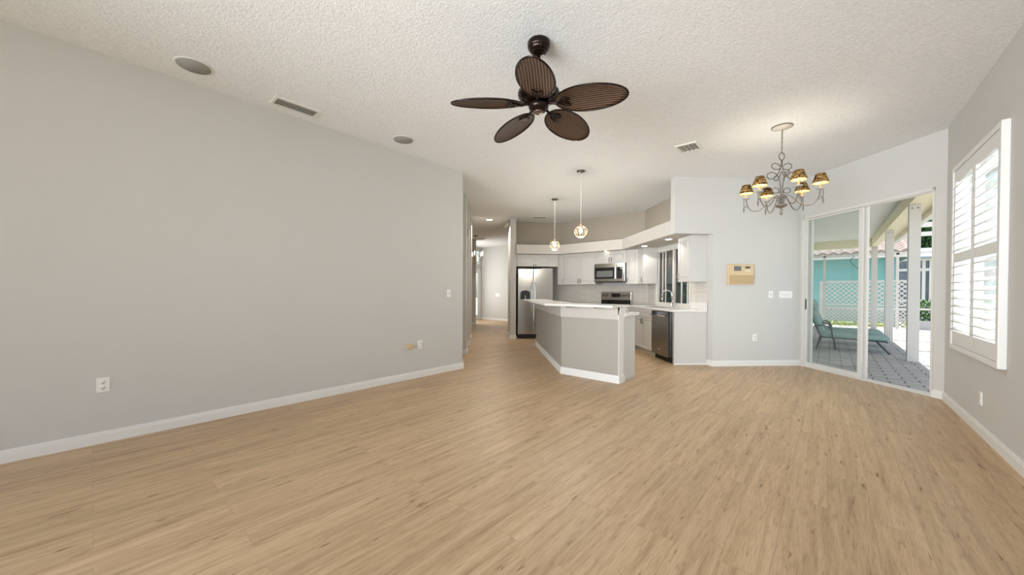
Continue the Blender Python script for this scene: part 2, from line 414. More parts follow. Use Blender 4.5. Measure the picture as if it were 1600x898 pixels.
def baseboard(name, pts, side=1, parent=None, h=.092):
    """pts: polyline along the wall face; the board stands on the left (side=1) of the walking direction"""
    mb = MB()
    for A, B in zip(pts, pts[1:]):
        d = Vector((B[0] - A[0], B[1] - A[1])); d.normalize(); nl = Vector((-d.y, d.x)) * side
        for t, a, b in ((.015, 0, h * .72), (.011, h * .72, h * .88), (.006, h * .88, h)):
            P = Vector(A[:2]) - d * 0; Q = Vector(B[:2])
            ex = d * t * .8
            mb.prism([tuple(P - ex), tuple(Q + ex), tuple(Q + ex + nl * t), tuple(P - ex + nl * t)], a, b)
    return struct(name, mb, 'white', parent)

# ================================================================== STRUCTURE
XL, XR = -4.33, .984
YB = -3.0
C1 = (XR, 6.327)                     # right wall meets slider wall (p+q = 8.94)
PK = 5.17; QK = 5.70                 # slider wall plane p, kitchen wall plane q
QC = 3.777                           # q of the corner C1
CORN = W2(PK, QC)
# floor
fl = MB()
fl.prism([(XR + .1, YB), (XR + .1, CORN[1] + .05), W2(PK + .06, QC - .06), W2(PK + .06, QK + .1), W2(3.70, QK + .1), W2(3.70, 8.15), (-3.2, 8.45), (-5.7, 8.45), (-5.7, 11.2), (-11.5, 11.2), (-11.5, 3.6), (XL - .1, 3.6), (XL - .1, YB)], -.10, 0)
floor = struct('floor', fl, 'floor')
ce = MB()
ce.prism([(XR + .15, YB - .15), (XR + .15, CORN[1] + .05), W2(PK + .12, QK + .1), W2(3.86, QK + .14), W2(3.86, 8.3), (-3.0, 8.6), (-5.5, 8.6), (-5.5, 11.3), (-11.6, 11.3), (-11.6, 3.5), (XL - .15, 3.5), (XL - .15, YB - .15)], H, H + .12)
ceiling = struct('ceiling', ce, 'ceiling')

# left wall of the living room, its free end turning into the hall
HE = W2(-.38, 5.77)
wl = MB(); wl.prism([(XL, YB), (XL, 3.80), W2(-.38, 5.745), W2(-.38, 6.0), W2(-.52, 6.0), (XL - .14, 3.84), (XL - .14, YB)], 0, H)
struct('wall_left', wl, 'wall', bevel=.018)
baseboard('baseboard_left', [(XL, YB), (XL, 3.815), W2(-.38, 5.99)], -1)
# right wall with the shuttered window
WY0, WY1, WZ0, WZ1 = 4.47, 5.79, .71, 2.42
wr = wall_seg(MB(), (XR, CORN[1]), (XR, YB), -.16, openings=[(CORN[1] - WY1, CORN[1] - WY0, WZ0, WZ1), (CORN[1] - .1, CORN[1] + 1.9, .6, 2.4)])  # second opening, out of view, added for the side fill lamp
struct('wall_right', wr, 'wall')
baseboard('baseboard_right', [(XR, YB), (XR, CORN[1])], 1)
# back wall behind the camera: unseen, wide opening added for the fill lamp
wb = wall_seg(MB(), (XR, YB), (XL, YB), -.14, openings=[(.4, 5.0, .12, 2.55)])
struct('wall_back', wb, 'wall')
baseboard('baseboard_back', [(XL, YB), (XR, YB)], 1)
# slider wall
SQ0, SQ1, SZ = 3.885, 5.655, 2.43
ws = wall_seg(MB(), W2(PK, QC - .0), W2(PK, QK), .13, openings=[(SQ0 - QC, SQ1 - QC, 0, SZ)])
struct('wall_slider', ws, 'wall')
baseboard('baseboard_slider', [W2(PK, QC), W2(PK, SQ0 - .01)], 1)
# kitchen wall beside the slider, with the bulkhead over the cabinets in the same plane
wk = MB()
wk.prism([W2(3.67, QK), W2(PK + .13, QK), W2(PK + .13, QK + .14), W2(3.67, QK + .14)], 0, H)
wk.prism([W2(3.02, QK), W2(3.67, QK), W2(3.67, QK + .14), W2(3.02, QK + .14)], 2.15, H)
struct('wall_kitchen', wk, 'wall')
baseboard('baseboard_kitchen', [W2(3.673, 5.835), W2(3.673, QK), W2(PK - .005, QK)], -1)
# window wall over the sink, range wall, refrigerator wall
KW = (6.38, 7.66, .96, 2.07)
YR = 8.30
QR = YR / R2 - 3.67
ww = wall_seg(MB(), W2(3.67, QK + .14), W2(3.67, QR), .14, openings=[(KW[0] - QK - .14, KW[1] - QK - .14, KW[2], KW[3])])
struct('wall_window', ww, 'wall')
A = W2(3.67, QR); Bq = YR / R2 - 2.0 * 0
wrg = MB(); wrg.prism([A, (-5.75, YR), (-5.75, YR + .15), (A[0] + .25, YR + .15)], 0, H)
struct('wall_range', wrg, 'wall')
PF = 1.72
wf = MB(); wf.prism([W2(.75, 10.05), W2(YR / R2 - 10.05, 10.05), W2(YR / R2 - 10.05 + .1, 10.2), W2(.75, 10.2)], 0, H)
struct('wall_refrigerator', wf, 'wall')
wst = MB(); wst.prism([W2(.60, 9.28), W2(.755, 9.28), W2(.755, 10.2), W2(.60, 10.2)], 0, H)
struct('wall_stub', wst, 'wall', bevel=.015)
baseboard('baseboard_stub', [W2(.60, 10.2), W2(.60, 9.28), W2(.755, 9.28)], -1)
# soffit over the cabinets and the taupe niche above it
SF = [W2(3.02, QK + .14), W2(3.02, 7.98), W2(1.85, 9.15), W2(.755, 9.15)]
sf = MB(); sf.prism(SF + [W2(.755, 10.05), W2(YR / R2 - 10.05, 10.05), W2(3.67, QR), W2(3.67, QK + .14)], 2.15, 2.38)
struct('trim_1', sf, 'soffit')['label'] = 'boxed soffit running over the kitchen cabinets'
NQ = 9.75; NY = 8.29
nb = MB()
nb.prism([W2(.755, NQ), W2(NY / R2 - NQ, NQ), W2(NY / R2 - NQ + .02, NQ + .04), W2(.755, NQ + .04)], 2.38, H)
nb.prism([W2(NY / R2 - NQ, NQ), W2(3.60, NY / R2 - 3.60), W2(3.64, NY / R2 - 3.60), W2(NY / R2 - NQ + .02, NQ + .02)], 2.38, H)
nb.prism([W2(3.60, NY / R2 - 3.60), W2(3.60, QK + .14), W2(3.645, QK + .14), W2(3.645, NY / R2 - 3.6)], 2.38, H)
struct('wall_niche', nb, 'niche')
# tile backsplash on the window wall and range wall
def tiles(name, origin, rz, L, h, holes=()):
    mb = MB(); s = 0
    for (a, b, lo) in holes:
        mb.box(s, a, -.008, 0, 0, h); mb.box(a, b, -.008, 0, 0, lo); s = b
    mb.box(s, L, -.008, 0, 0, h)
    o = mb.build(name, 'tile', loc=origin, rot=(0, 0, rz)); o['kind'] = 'structure'; o['label'] = 'pale subway tile backsplash'; return o
tiles('trim_2', W(3.669, QR - .005, .93), -D45, QR - .005 - QK - .15, .46, holes=[(QR - .005 - KW[1] - .06, QR - .005 - KW[0] + .06, .02)])
tiles('trim_3', Vector((-5.6, YR - .001, .93)), 0, 5.6 + A[0], .46)
# hall: piers along its left side, foyer beyond
for i, (a, b) in enumerate(((7.05, 7.3), (8.17, 8.4), (9.32, 9.6), (13.2, 13.5))):
    pm = MB(); pm.prism([W2(-.38, a), W2(-.38, b), W2(-.55 if i < 3 else -1.6, b), W2(-.55 if i < 3 else -1.6, a)], 0, H)
    struct('wall_hall', pm, 'wall', bevel=.01)
    baseboard('baseboard_hall', [W2(-.55, a), W2(-.38, a), W2(-.38, b)], -1)
hs = MB(); hs.prism([(XL - .14, 3.84), (-11.5, 3.84), (-11.5, 3.7), (XL - .14, 3.7)], 0, H)
struct('wall_side', hs, 'wall')
fw = wall_seg(MB(), (-11.3, 3.7), (-11.3, 11.1), -.14, openings=[(10.18 - 3.7, 10.96 - 3.7, 0, 2.9)])
# fill around the door: header between door and arch window
fw.box(-11.44, -11.3, 10.18, 10.96, 2.14, 2.34)
struct('wall_foyer', fw, 'wall')
ff = MB(); ff.prism([(-11.44, 11.0), (-5.6, 11.0), (-5.6, 11.14), (-11.44, 11.14)], 0, H)
struct('wall_far', ff, 'wall')
fp = MB(); fp.prism([(-5.75, 8.45), (-5.6, 8.45), (-5.6, 11.1), (-5.75, 11.1)], 0, H)
struct('wall_pantry', fp, 'wall')
baseboard('baseboard_far', [(-5.75, 11.0), (-11.3, 11.0)], 1)

# ------------------------------------------------------------------ patio slider (door_1)
d1 = MB()
# outer frame in local coords: x along -q from SQ1 end to SQ0, y outward (+p)
LW_ = SQ1 - SQ0
d1.box(0, .035, -.012, .12, 0, SZ); d1.box(LW_ - .022, LW_, -.012, .12, 0, SZ); d1.box(0, LW_, -.012, .12, SZ - .035, SZ)
door1 = d1.build('door_1', 'alu', loc=W(PK, SQ1), rot=(0, 0, -D45)); door1['kind'] = 'structure'
tr = MB()
for yy in (.012, .05, .09): tr.box(.035, LW_ - .02, yy, yy + .012, .0, .022)
tr.box(.035, LW_ - .02, 0, .12, 0, .01)
tr.build('track', 'alu', door1)
PW = .90
for k, yy in enumerate((.03, .075)):
    ox = .02 + k * .028
    pf = MB()
    pf.box(ox, ox + .036, yy, yy + .032, .022, SZ - .03); pf.box(ox + PW - .048, ox + PW, yy, yy + .032, .022, SZ - .03)
    pf.box(ox + .036, ox + PW - .048, yy, yy + .032, .022, .08); pf.box(ox + .036, ox + PW - .048, yy, yy + .032, SZ - .062, SZ - .03)
    po = pf.build('sliding_panel', 'alu', door1)
    if k == 0:
        MB().box(ox + .036, ox + PW - .048, yy + .012, yy + .018, .08, SZ - .062).build('pane', 'glass', po)
        MB().rbox(ox + .010, ox + .026, yy - .012, yy + .002, .93, 1.10, .004).build('pull_handle', 'black', po)
    else:
        MB().rbox(ox + PW - .06, ox + PW - .03, yy + .03, yy + .075, .95, 1.07, .008).build('lock_handle', 'brown', po)

# ------------------------------------------------------------------ kitchen window (window_1)
qw0, qw1, zw0, zw1 = KW
LK = qw1 - qw0
def win_local(mb, x0, x1, y0, y1, z0, z1): mb.box(x0, x1, y0, y1, z0, z1)
w1 = MB()
for (a, b, c_, d_) in ((-.05, 0, -.05, zw1 - zw0 + .05), (LK, LK + .05, -.05, zw1 - zw0 + .05)): w1.box(a, b, -.018, .02, c_, d_)
w1.box(-.05, LK + .05, -.018, .02, zw1 - zw0, zw1 - zw0 + .05); w1.box(-.05, LK + .05, -.018, .02, -.05, 0)
w1.box(0, .03, .0, .10, 0, zw1 - zw0); w1.box(LK - .03, LK, 0, .10, 0, zw1 - zw0); w1.box(0, LK, 0, .10, zw1 - zw0 - .03, zw1 - zw0); w1.box(0, LK, 0, .10, 0, .03)
w1.box(LK * .52 - .03, LK * .52 + .03, .01, .09, 0, zw1 - zw0)
for xx in (.17, .30, LK - .36, LK - .15): w1.box(xx, xx + .028, .03, .07, .03, zw1 - zw0 - .03)
win1 = w1.build('window_1', 'alu', loc=W(3.67, qw1, zw0), rot=(0, 0, -D45)); win1['kind'] = 'structure'
MB().box(.03, LK - .03, .045, .052, .03, zw1 - zw0 - .03).build('pane', 'screen_glass', win1)

# ------------------------------------------------------------------ foyer door and arched window
fd = MB()
fd.box(-.02, .03, 0, .05, 0, 2.14); fd.box(-.02, .03, .73, .78, 0, 2.14); fd.box(-.02, .03, 0, .78, 2.06, 2.14)
fd.box(.0, .03, .05, .15, .0, 2.06); fd.box(0, .03, .60, .73, 0, 2.06); fd.box(0, .03, .15, .60, 0, .20); fd.box(0, .03, .15, .60, 1.98, 2.06)
fdo = fd.build('door_2', 'white', loc=(-11.32, 10.18, 0)); fdo['kind'] = 'structure'
MB().box(.01, .018, .15, .60, .20, 1.98).build('pane', 'glass', fdo)
aw = MB(); pts = []
for k in range(13):
    t = PI * k / 12; pts.append((-.0, .39 - .37 * math.cos(t), .0 + .50 * math.sin(t)))
aw.tube(pts, .022, 6); aw.box(-.02, .02, 0, .78, -.02, .02); aw.box(-.01, .01, .38, .40, 0, .5)
awo = aw.build('window_2', 'white', loc=(-11.32, 10.18, 2.36)); awo['kind'] = 'structure'
MB().box(-.004, .004, .0, .78, 0, .54).build('pane', 'glass', awo)

# ------------------------------------------------------------------ shuttered window (window_3) in the right wall
w3 = MB()
w3.box(.09, .14, WY0, WY0 + .05, WZ0, WZ1); w3.box(.09, .14, WY1 - .05, WY1, WZ0, WZ1)
w3.box(.09, .14, WY0, WY1, WZ0, WZ0 + .05); w3.box(.09, .14, WY0, WY1, WZ1 - .05, WZ1); w3.box(.09, .14, WY0, WY1, 1.55, 1.6)
win3 = w3.build('window_3', 'alu', loc=(XR, 0, 0)); win3['kind'] = 'structure'
MB().box(.112, .118, WY0 + .05, WY1 - .05, WZ0 + .05, WZ1 - .05).build('pane', 'glass', win3)

# ================================================================== SHUTTERS
SY0, SY1, SZ0, SZ1 = 4.405, 5.845, .645, 2.485
sh = thing('plantation_shutter', 'white plantation shutter with open louvers over the right wall window', 'shutter', (XR, (SY0 + SY1) / 2, SZ0))
hy = (SY1 - SY0) / 2; hz = SZ1 - SZ0
fr = MB()
fr.box(-.045, 0, -hy, -hy + .045, 0, hz); fr.box(-.045, 0, hy - .045, hy, 0, hz)
fr.box(-.045, 0, -hy + .045, hy - .045, 0, .045); fr.box(-.045, 0, -hy + .045, hy - .045, hz - .045, hz)
fr.build('frame', 'white', sh, bevel=.004)
for s in (-1, 1):
    ya, yb = (-hy + .048, -.003) if s < 0 else (.003, hy - .048)
    pm = MB(); st = .05
    z0, z1 = .05, hz - .05
    pm.box(-.036, -.008, ya, ya + st, z0, z1); pm.box(-.036, -.008, yb - st, yb, z0, z1)
    pm.box(-.036, -.008, ya + st, yb - st, z0, z0 + .13); pm.box(-.036, -.008, ya + st, yb - st, z1 - .11, z1)
    zm = 1.56 - SZ0
    pm.box(-.036, -.008, ya + st, yb - st, zm - .045, zm + .045)
    pan = pm.build('shutter_panel', 'white', sh)
    for nm, a, b, cnt, tilt in (('upper_louvers', zm + .045, z1 - .11, 9, -42), ('lower_louvers', z0 + .13, zm - .045, 9, -28)):
        lm = MB()
        for k in range(cnt):
            zc = a + (b - a) * (k + .5) / cnt
            mt = Matrix.Translation((-.022, 0, zc)) @ Matrix.Rotation(math.radians(tilt), 4, 'Y')
            prof = [(-.044, 0), (-.03, .004), (0, .0058), (.03, .004), (.044, 0), (.03, -.004), (0, -.0058), (-.03, -.004)]
            lo = [lm.bm.verts.new(mt @ Vector((x, ya + st + .002, z))) for x, z in prof]; hi = [lm.bm.verts.new(mt @ Vector((x, yb - st - .002, z))) for x, z in prof]
            lm._f(lo); lm._f(hi[::-1])
            for i in range(8): lm._f([lo[i], hi[i], hi[(i + 1) % 8], lo[(i + 1) % 8]], True)
        lm.build(nm, 'white', pan)
    for zc in (.25, .95, 1.6):
        yy = ya if s < 0 else yb
        MB().box(-.040, -.034, yy - .012 * (1 if s < 0 else -1) - .008, yy - .012 * (1 if s < 0 else -1) + .008, zc - .04, zc + .04).build('hinge', 'nickel', pan)

# ================================================================== CEILING FAN
FX, FY = -1.652, 2.194
fan = thing('ceiling_fan', 'dark bronze ceiling fan with five woven palm-leaf blades', 'ceiling fan', (FX, FY, H))
MB().lathe([(.0, -.096), (.024, -.095), (.034, -.088), (.040, -.089), (.052, -.080), (.056, -.072), (.063, -.070), (.070, -.058), (.073, -.049), (.079, -.045), (.082, -.032), (.081, -.022), (.084, -.016), (.080, 0)], 60, flute=.05, fn=20).build('canopy', 'fan_metal', fan)
MB().lathe([(.0125, -.33), (.0125, -.085)], 16).build('downrod', 'fan_metal', fan)
MB().lathe([(.0, -.445), (.075, -.443), (.125, -.425), (.150, -.40), (.152, -.375), (.128, -.345), (.07, -.322), (.03, -.312), (.022, -.285), (.0, -.283)], 72, flute=.05, fn=24).build('motor_housing', 'fan_metal', fan)
MB().lathe([(.0, -.515), (.042, -.514), (.056, -.507), (.070, -.492), (.076, -.475), (.066, -.45), (.0, -.44)], 36).build('light_kit_cap', 'fan_metal', fan)
MB().lathe([(.0, -.524), (.036, -.522), (.042, -.5155), (.0, -.512)], 30).build('end_cap', 'cap_metal', fan)
def blade_mesh(mb, L=.515, wd=.135, th=.006):
    n = 36; out = []
    for k in range(n):
        t = 2 * PI * k / n
        x = .5 - .5 * math.cos(t)
        half = wd * (math.sin(t)) * (1.02 - .12 * x)
        out.append((x * L, half))
    rings = []
    for sgn in (1, -1):
        outer = [mb.bm.verts.new((x, y, sgn * th * .5)) for x, y in out]
        mid = [mb.bm.verts.new((.5 * L + (x - .5 * L) * .82, y * .82, sgn * th * .9 + .010 * (1))) for x, y in out]
        inn = [mb.bm.verts.new((.5 * L + (x - .5 * L) * .4, y * .4, sgn * th * .9 + .016)) for x, y in out]
        c = mb.bm.verts.new((.5 * L, 0, sgn * th * .9 + .018))
        for k in range(n):
            j = (k + 1) % n
            mb._f([outer[k], outer[j], mid[j], mid[k]], True); mb._f([mid[k], mid[j], inn[j], inn[k]], True); mb._f([inn[k], inn[j], c], True)
        rings.append(outer)
    for k in range(n):
        j = (k + 1) % n; mb._f([rings[0][k], rings[0][j], rings[1][j], rings[1][k]], False)
    # wrapped edge band
    mb.slot(1); mb.tube([(x, y, 0) for x, y in out], .0055, 6, closed=True); mb.slot(0)
    return mb
bl0 = None
for k in range(5):
    a = math.radians(16 + 72 * k)
    mt = Matrix.Translation((0, 0, -.508)) @ Matrix.Rotation(a, 4, 'Z')
    if bl0 is None:
        bl = blade_mesh(MB()).build('blade', ['blade', 'fan_metal'], fan)
        bk = MB()
        bk.tube([(-.11, 0, .03), (-.05, 0, .008), (0, 0, -.006), (.05, 0, -.007)], [.014, .011, .010, .008], 8)
        bk.tube([(.03, 0, -.006), (.065, .030, -.004), (.095, .034, -.001)], [.009, .009, .006], 8); bk.tube([(.03, 0, -.006), (.065, -.030, -.004), (.095, -.034, -.001)], [.009, .009, .006], 8)
        bk.prism([(.015, -.010), (.055, -.018), (.10, -.040), (.115, -.030), (.085, 0), (.115, .030), (.10, .040), (.055, .018), (.015, .010)], -.010, -.002)
        bk.build('blade_bracket', 'fan_metal', bl); bl0 = bl
    else: bl = copy_tree(bl0, fan)
    bl.matrix_local = mt @ Matrix.Translation((.13, 0, .036)) @ Matrix.Rotation(math.radians(4.6), 4, 'Y') @ Matrix.Rotation(math.radians(-13), 4, 'X')

# ================================================================== DINING CHANDELIER
def chandelier(cx, cy):
    c = thing('chandelier', 'scrolled pewter chandelier with six leopard-print shades near the patio slider', 'chandelier', (cx, cy, H))
    MB().lathe([(0, -.03), (.02, -.03), (.035, -.022), (.085, -.014), (.093, -.009)], 32).build('canopy', 'candle_cream', c)
    MB().lathe([(.093, -.010), (.101, -.008), (.103, 0), (.09, 0)], 32).build('canopy_rim', 'iron', c)
    ch = MB(); z = -.03; k = 0
    while z > -.285:
        pts = []
        for i in range(12):
            t = 2 * PI * i / 12; u = .0075 * math.cos(t); v = .017 * math.sin(t)
            pts.append((u if k % 2 else 0, 0 if k % 2 else u, z - .015 + v))
        ch.tube(pts, .0022, 5, closed=True); z -= .027; k += 1
    ch.tube([(.004, 0, -.02), (.004, 0, -.3)], .0015, 5)
    ch.build('chain', 'iron', c)
    def scroll(name, f, r=.0055):
        s = MB(); s.tube(f, r, 8); return s.build(name, 'iron', c)
    # plane of the scrollwork faces the living room
    dx, dy = math.cos(YAW), math.sin(YAW)
    def P(u, z): return (u * dx, u * dy, z)
    loop = MB(); loop.tube([P(.030 * math.sin(2 * PI * i / 20), -.33 + .042 * math.cos(2 * PI * i / 20)) for i in range(20)], .0055, 8, closed=True); loop.build('top_loop', 'iron', c)
    for s in (-1, 1):
        body = MB()
        body.tube([P(s * u, z) for u, z in ((.004, -.37), (.006, -.43), (.016, -.48), (.045, -.53), (.085, -.575), (.135, -.585), (.162, -.56), (.155, -.525), (.115, -.505), (.07, -.52), (.035, -.56), (.018, -.62), (.012, -.70), (.010, -.88))], .0055, 8)
        body.build('scroll', 'iron', c)
        up = MB(); up.tube([P(s * u, z) for u, z in ((.006, -.46), (.03, -.475), (.075, -.478), (.11, -.455), (.112, -.425), (.08, -.405), (.04, -.415), (.010, -.45))], .005, 8)
        up.build('scroll', 'iron', c)
        lw = MB(); lw.tube([P(s * u, z) for u, z in ((.014, -.72), (.035, -.735), (.07, -.742), (.10, -.722), (.10, -.695), (.07, -.678), (.035, -.692), (.013, -.75), (.012, -.80))], .005, 8)
        lw.build('scroll', 'iron', c)
    # a matching pair of scrolls at right angles
    for s in (-1, 1):
        body = MB(); body.tube([(-s * u * dy, s * u * dx, z) for u, z in ((.006, -.50), (.03, -.55), (.08, -.58), (.12, -.56), (.11, -.52), (.06, -.53), (.03, -.58), (.012, -.68), (.01, -.88))], .005, 8)
        body.build('scroll', 'iron', c)
    MB().lathe([(0, -.985), (.010, -.98), (.016, -.965), (.008, -.945), (.018, -.93), (.010, -.915), (.018, -.905), (.050, -.892), (.060, -.875), (.055, -.868), (.0, -.866)], 28).build('hub_bowl', 'iron', c)
    for k in range(6):
        a = math.radians(0 + 60 * k)
        am = MB()
        prof = [(.02, -.87), (.035, -.80), (.065, -.775), (.10, -.80), (.15, -.86), (.21, -.905), (.275, -.90), (.32, -.84), (.335, -.76)]
        # smooth the arm
        sm = []
        for i in range(len(prof) - 1):
            p0 = prof[max(i - 1, 0)]; p1 = prof[i]; p2 = prof[i + 1]; p3 = prof[min(i + 2, len(prof) - 1)]
            for t in (0, .34, .67):
                sm.append(tuple(.5 * ((2 * p1[d]) + (-p0[d] + p2[d]) * t + (2 * p0[d] - 5 * p1[d] + 4 * p2[d] - p3[d]) * t * t + (-p0[d] + 3 * p1[d] - 3 * p2[d] + p3[d]) * t ** 3) for d in (0, 1)))
        sm.append(prof[-1])
        am.tube([(x, 0, z) for x, z in sm], .0055, 8)
        # curl at the arm end
        am.tube([(.335 + .022 * math.cos(t) * (1 - t / 16), .012 * math.sin(t), -.83 - .02 * math.sin(t) - t * .004) for t in [i * .5 for i in range(13)]], .003, 6)
        arm = am.build('arm', 'iron', c, rot=(0, 0, a))
        MB().lathe([(0, -.762), (.010, -.76), (.034, -.755), (.040, -.749), (.038, -.746), (.0, -.749)], 20, c=(.335, 0, 0)).build('bobeche', 'crystal', arm)
        MB().lathe([(.010, -.748), (.010, -.66), (.0, -.66)], 12, c=(.335, 0, 0)).build('candle_sleeve', 'candle', arm)
        MB().lathe([(.003, -.76), (.003, -.85), (.009, -.875), (.004, -.91), (0, -.915)], 10, c=(.358, 0, 0)).build('drop_finial', 'iron', arm)
        s2 = MB()
        # double skin shade, open at both ends
        seg = 28
        out = [(.073, -.692), (.071, -.677), (.042, -.592)]
        inn = [(.070, -.691), (.068, -.676), (.039, -.593)]
        R_ = []
        for prof_, mi in ((out, 0), (inn, 1)):
            rr = [[s2.bm.verts.new((.335 + r * math.cos(2 * PI * j / seg), r * math.sin(2 * PI * j / seg), z)) for j in range(seg)] for r, z in prof_]
            s2.slot(mi)
            for A_, B_ in zip(rr, rr[1:]):
                for j in range(seg): s2._f([A_[j], A_[(j + 1) % seg], B_[(j + 1) % seg], B_[j]], True)
            R_.append(rr)
        s2.slot(0)
        for e in (0, -1):
            for j in range(seg): s2._f([R_[0][e][j], R_[0][e][(j + 1) % seg], R_[1][e][(j + 1) % seg], R_[1][e][j]])
        s2.build('lamp_shade', ['shade', 'gold_lining'], arm)
        lamp('chandelier_lamp', 'POINT', (cx + .335 * math.cos(a), cy + .335 * math.sin(a), H - .635), 1.2, size=.012, color=(1, .90, .74))
    return c
chandelier(-.424, 5.081)

# ================================================================== PENDANTS
def pendant(cx, cy, label):
    t = thing('pendant_light', label, 'pendant light', (cx, cy, H), 0, 'wire globe pendants over the breakfast bar')
    MB().lathe([(0, -.03), (.02, -.028), (.062, -.012), (.066, -.004), (.066, 0)], 28).build('canopy', 'nickel', t)
    MB().lathe([(.0045, -.80), (.0045, -.02)], 8).build('cord', 'cord', t)
    MB().lathe([(0, -.862), (.020, -.86), (.021, -.82), (.012, -.80), (0, -.798)], 16).build('socket', 'wire', t)
    g = MB(); R = .098; zc = -.93
    for k in range(14):
        a = 2 * PI * k / 14; pts = []
        for i in range(13):
            th = math.radians(14 + 150 * i / 12); pts.append((R * math.sin(th) * math.cos(a), R * math.sin(th) * math.sin(a), zc + R * .95 * math.cos(th)))
        g.tube(pts, .0032, 5)
    for zz, rr in ((zc + R * .95 * math.cos(math.radians(14)), R * math.sin(math.radians(14))), (zc + R * .95 * math.cos(math.radians(164)), R * math.sin(math.radians(164)))):
        g.tube([(rr * math.cos(2 * PI * i / 20), rr * math.sin(2 * PI * i / 20), zz) for i in range(20)], .0035, 5, closed=True)
    g.build('wire_globe', 'wire', t)
    MB().lathe([(0, -.955), (.018, -.95), (.029, -.925), (.027, -.90), (.014, -.868), (.012, -.86)], 18).build('bulb', 'bulb', t)
    lamp('pendant_lamp', 'POINT', (cx, cy, H - 1.06), 13, size=.04, color=(1, .93, .82))
    return t
pendant(-2.905, 4.949, 'wire globe pendant nearer the patio slider, over the wide end of the bar')
pendant(-4.188, 6.119, 'wire globe pendant nearer the refrigerator, over the far end of the bar')

# ================================================================== CEILING FITTINGS
def disc(name, x, y, label, cat, r, face, z=H, group=None):
    t = thing(name, label, cat, (x, y, z), 0, group)
    MB().lathe([(r * 1.0, -.004), (r * 1.08, -.006), (r * 1.12, 0), (r * .9, 0)], 40).build('trim_ring', 'white', t)
    MB().lathe([(0, -.007), (r * .98, -.007), (r * .98, -.002), (0, -.002)], 40).build('grille' if face == 'speaker' else 'lens', face, t)
    return t
disc('ceiling_speaker', -3.983, .569, 'round grey ceiling speaker nearest the camera above the left wall', 'ceiling speaker', .115, 'speaker', group='round ceiling speakers along the left wall')
disc('ceiling_speaker', -3.962, 2.518, 'round grey ceiling speaker beyond the air vent, near the hall corner', 'ceiling speaker', .115, 'speaker', group='round ceiling speakers along the left wall')
def vent(x, y, rz, lx, ly, label, nsl=3, col='ventdark'):
    t = thing('air_vent', label, 'air vent', (x, y, H), rz)
    f = MB(); b = .028
    for (a0, a1, b0, b1) in ((-lx, lx, -ly, -ly + b), (-lx, lx, ly - b, ly), (-lx, -lx + b, -ly + b, ly - b), (lx - b, lx, -ly + b, ly - b)): f.box(a0, a1, b0, b1, -.012, 0)
    f.build('frame', 'vent', t)
    MB().box(-lx + b, lx - b, -ly + b, ly - b, -.002, 0).build('backing', 'ventdark', t)
    s = MB()
    for k in range(nsl):
        yy = -ly + b + (2 * (ly - b)) * (k + .5) / nsl; hw = (ly - b) / nsl * .62
        s.box(-lx + b, lx - b, -hw, hw, -.0015, .0015, Matrix.Translation((0, yy, -.008)) @ Matrix.Rotation(math.radians(32), 4, 'X'))
    s.build('slats', col, t)
vent(-4.085, 1.37, PI / 2, .21, .10, 'rectangular ceiling air vent between the two speakers along the left wall', 3)
vent(-1.385, 5.028, PI / 2, .15, .13, 'squarish ceiling air vent between the fan and the dining chandelier', 4, 'ventdark')
vent(-5.488, 7.349, D45, .19, .085, 'dark ceiling air vent above the refrigerator soffit', 2, 'ventdark')
P_ = W(.078, 9.517)
disc('recessed_light', P_.x, P_.y, 'lit recessed downlight in the hall ceiling', 'recessed light', .07, 'glow')
lamp('hall_lamp', 'SPOT', (P_.x, P_.y, H - .03), 60, (0, 0, -1), size=.06, color=(1, .9, .76)).data.spot_size = math.radians(150)
for (p, q, s) in ((3.25, 7.35, 'lit recessed downlight in the soffit left of the sink window'), (3.25, 6.35, 'lit recessed downlight in the soffit beside the hanging corner cabinet')):
    v = W(p, q); disc('recessed_light', v.x, v.y, s, 'recessed light', .055, 'glow', 2.15, 'soffit downlights')
    lamp('soffit_lamp', 'SPOT', (v.x, v.y, 2.12), 8, (0, 0, -1), size=.05, color=(1, .92, .8)).data.spot_size = math.radians(140)
disc('recessed_light', -3.95, 7.865, 'lit recessed downlight in the soffit above the microwave', 'recessed light', .035, 'glow', 2.15, 'soffit downlights')
lamp('kitchen_fill', 'AREA', (-3.75, 6.75, H - .03), 7, (0, 0, -1), size=1.5, size_y=1.5, color=(1, .96, .88))  # broad fill light added under the ceiling to brighten the kitchen, no fixture
lamp('foyer_daylight', 'AREA', (-11.1, 9.3, 1.6), 34, (1, .15, 0), size=1.4, size_y=1.8, color=(1, .97, .92))
vv = W(-.13, 13.1)
vent(-9.35, 9.05, D45, .16, .08, 'small ceiling air vent above the foyer', 2)

# foyer chandelier (lit candles on sweeping arms)
fc = thing('foyer_chandelier', 'small brass foyer chandelier with lit candle bulbs down the hall', 'chandelier', (-8.95, 8.45, H))
MB().lathe([(0, -.03), (.08, -.02), (.085, 0)], 20).build('canopy', 'nickel', fc)
MB().lathe([(.006, -.62), (.006, -.02)], 8).build('stem', 'nickel', fc)
MB().lathe([(0, -.95), (.02, -.93), (.035, -.88), (.02, -.82), (.03, -.72), (.012, -.62), (0, -.61)], 16).build('body', 'wire', fc)
for k in range(5):
    a = 2 * PI * k / 5 + .35
    ar = MB().tube([(.02, 0, -.88), (.10, 0, -.90), (.19, 0, -.82), (.24, 0, -.70), (.25, 0, -.66)], .008, 6).build('arm', 'wire', fc, rot=(0, 0, a))
    MB().lathe([(.012, -.665), (.012, -.60), (.016, -.58), (.006, -.53), (0, -.525)], 10, c=(.25, 0, 0)).build('candle_bulb', 'bulb', ar)

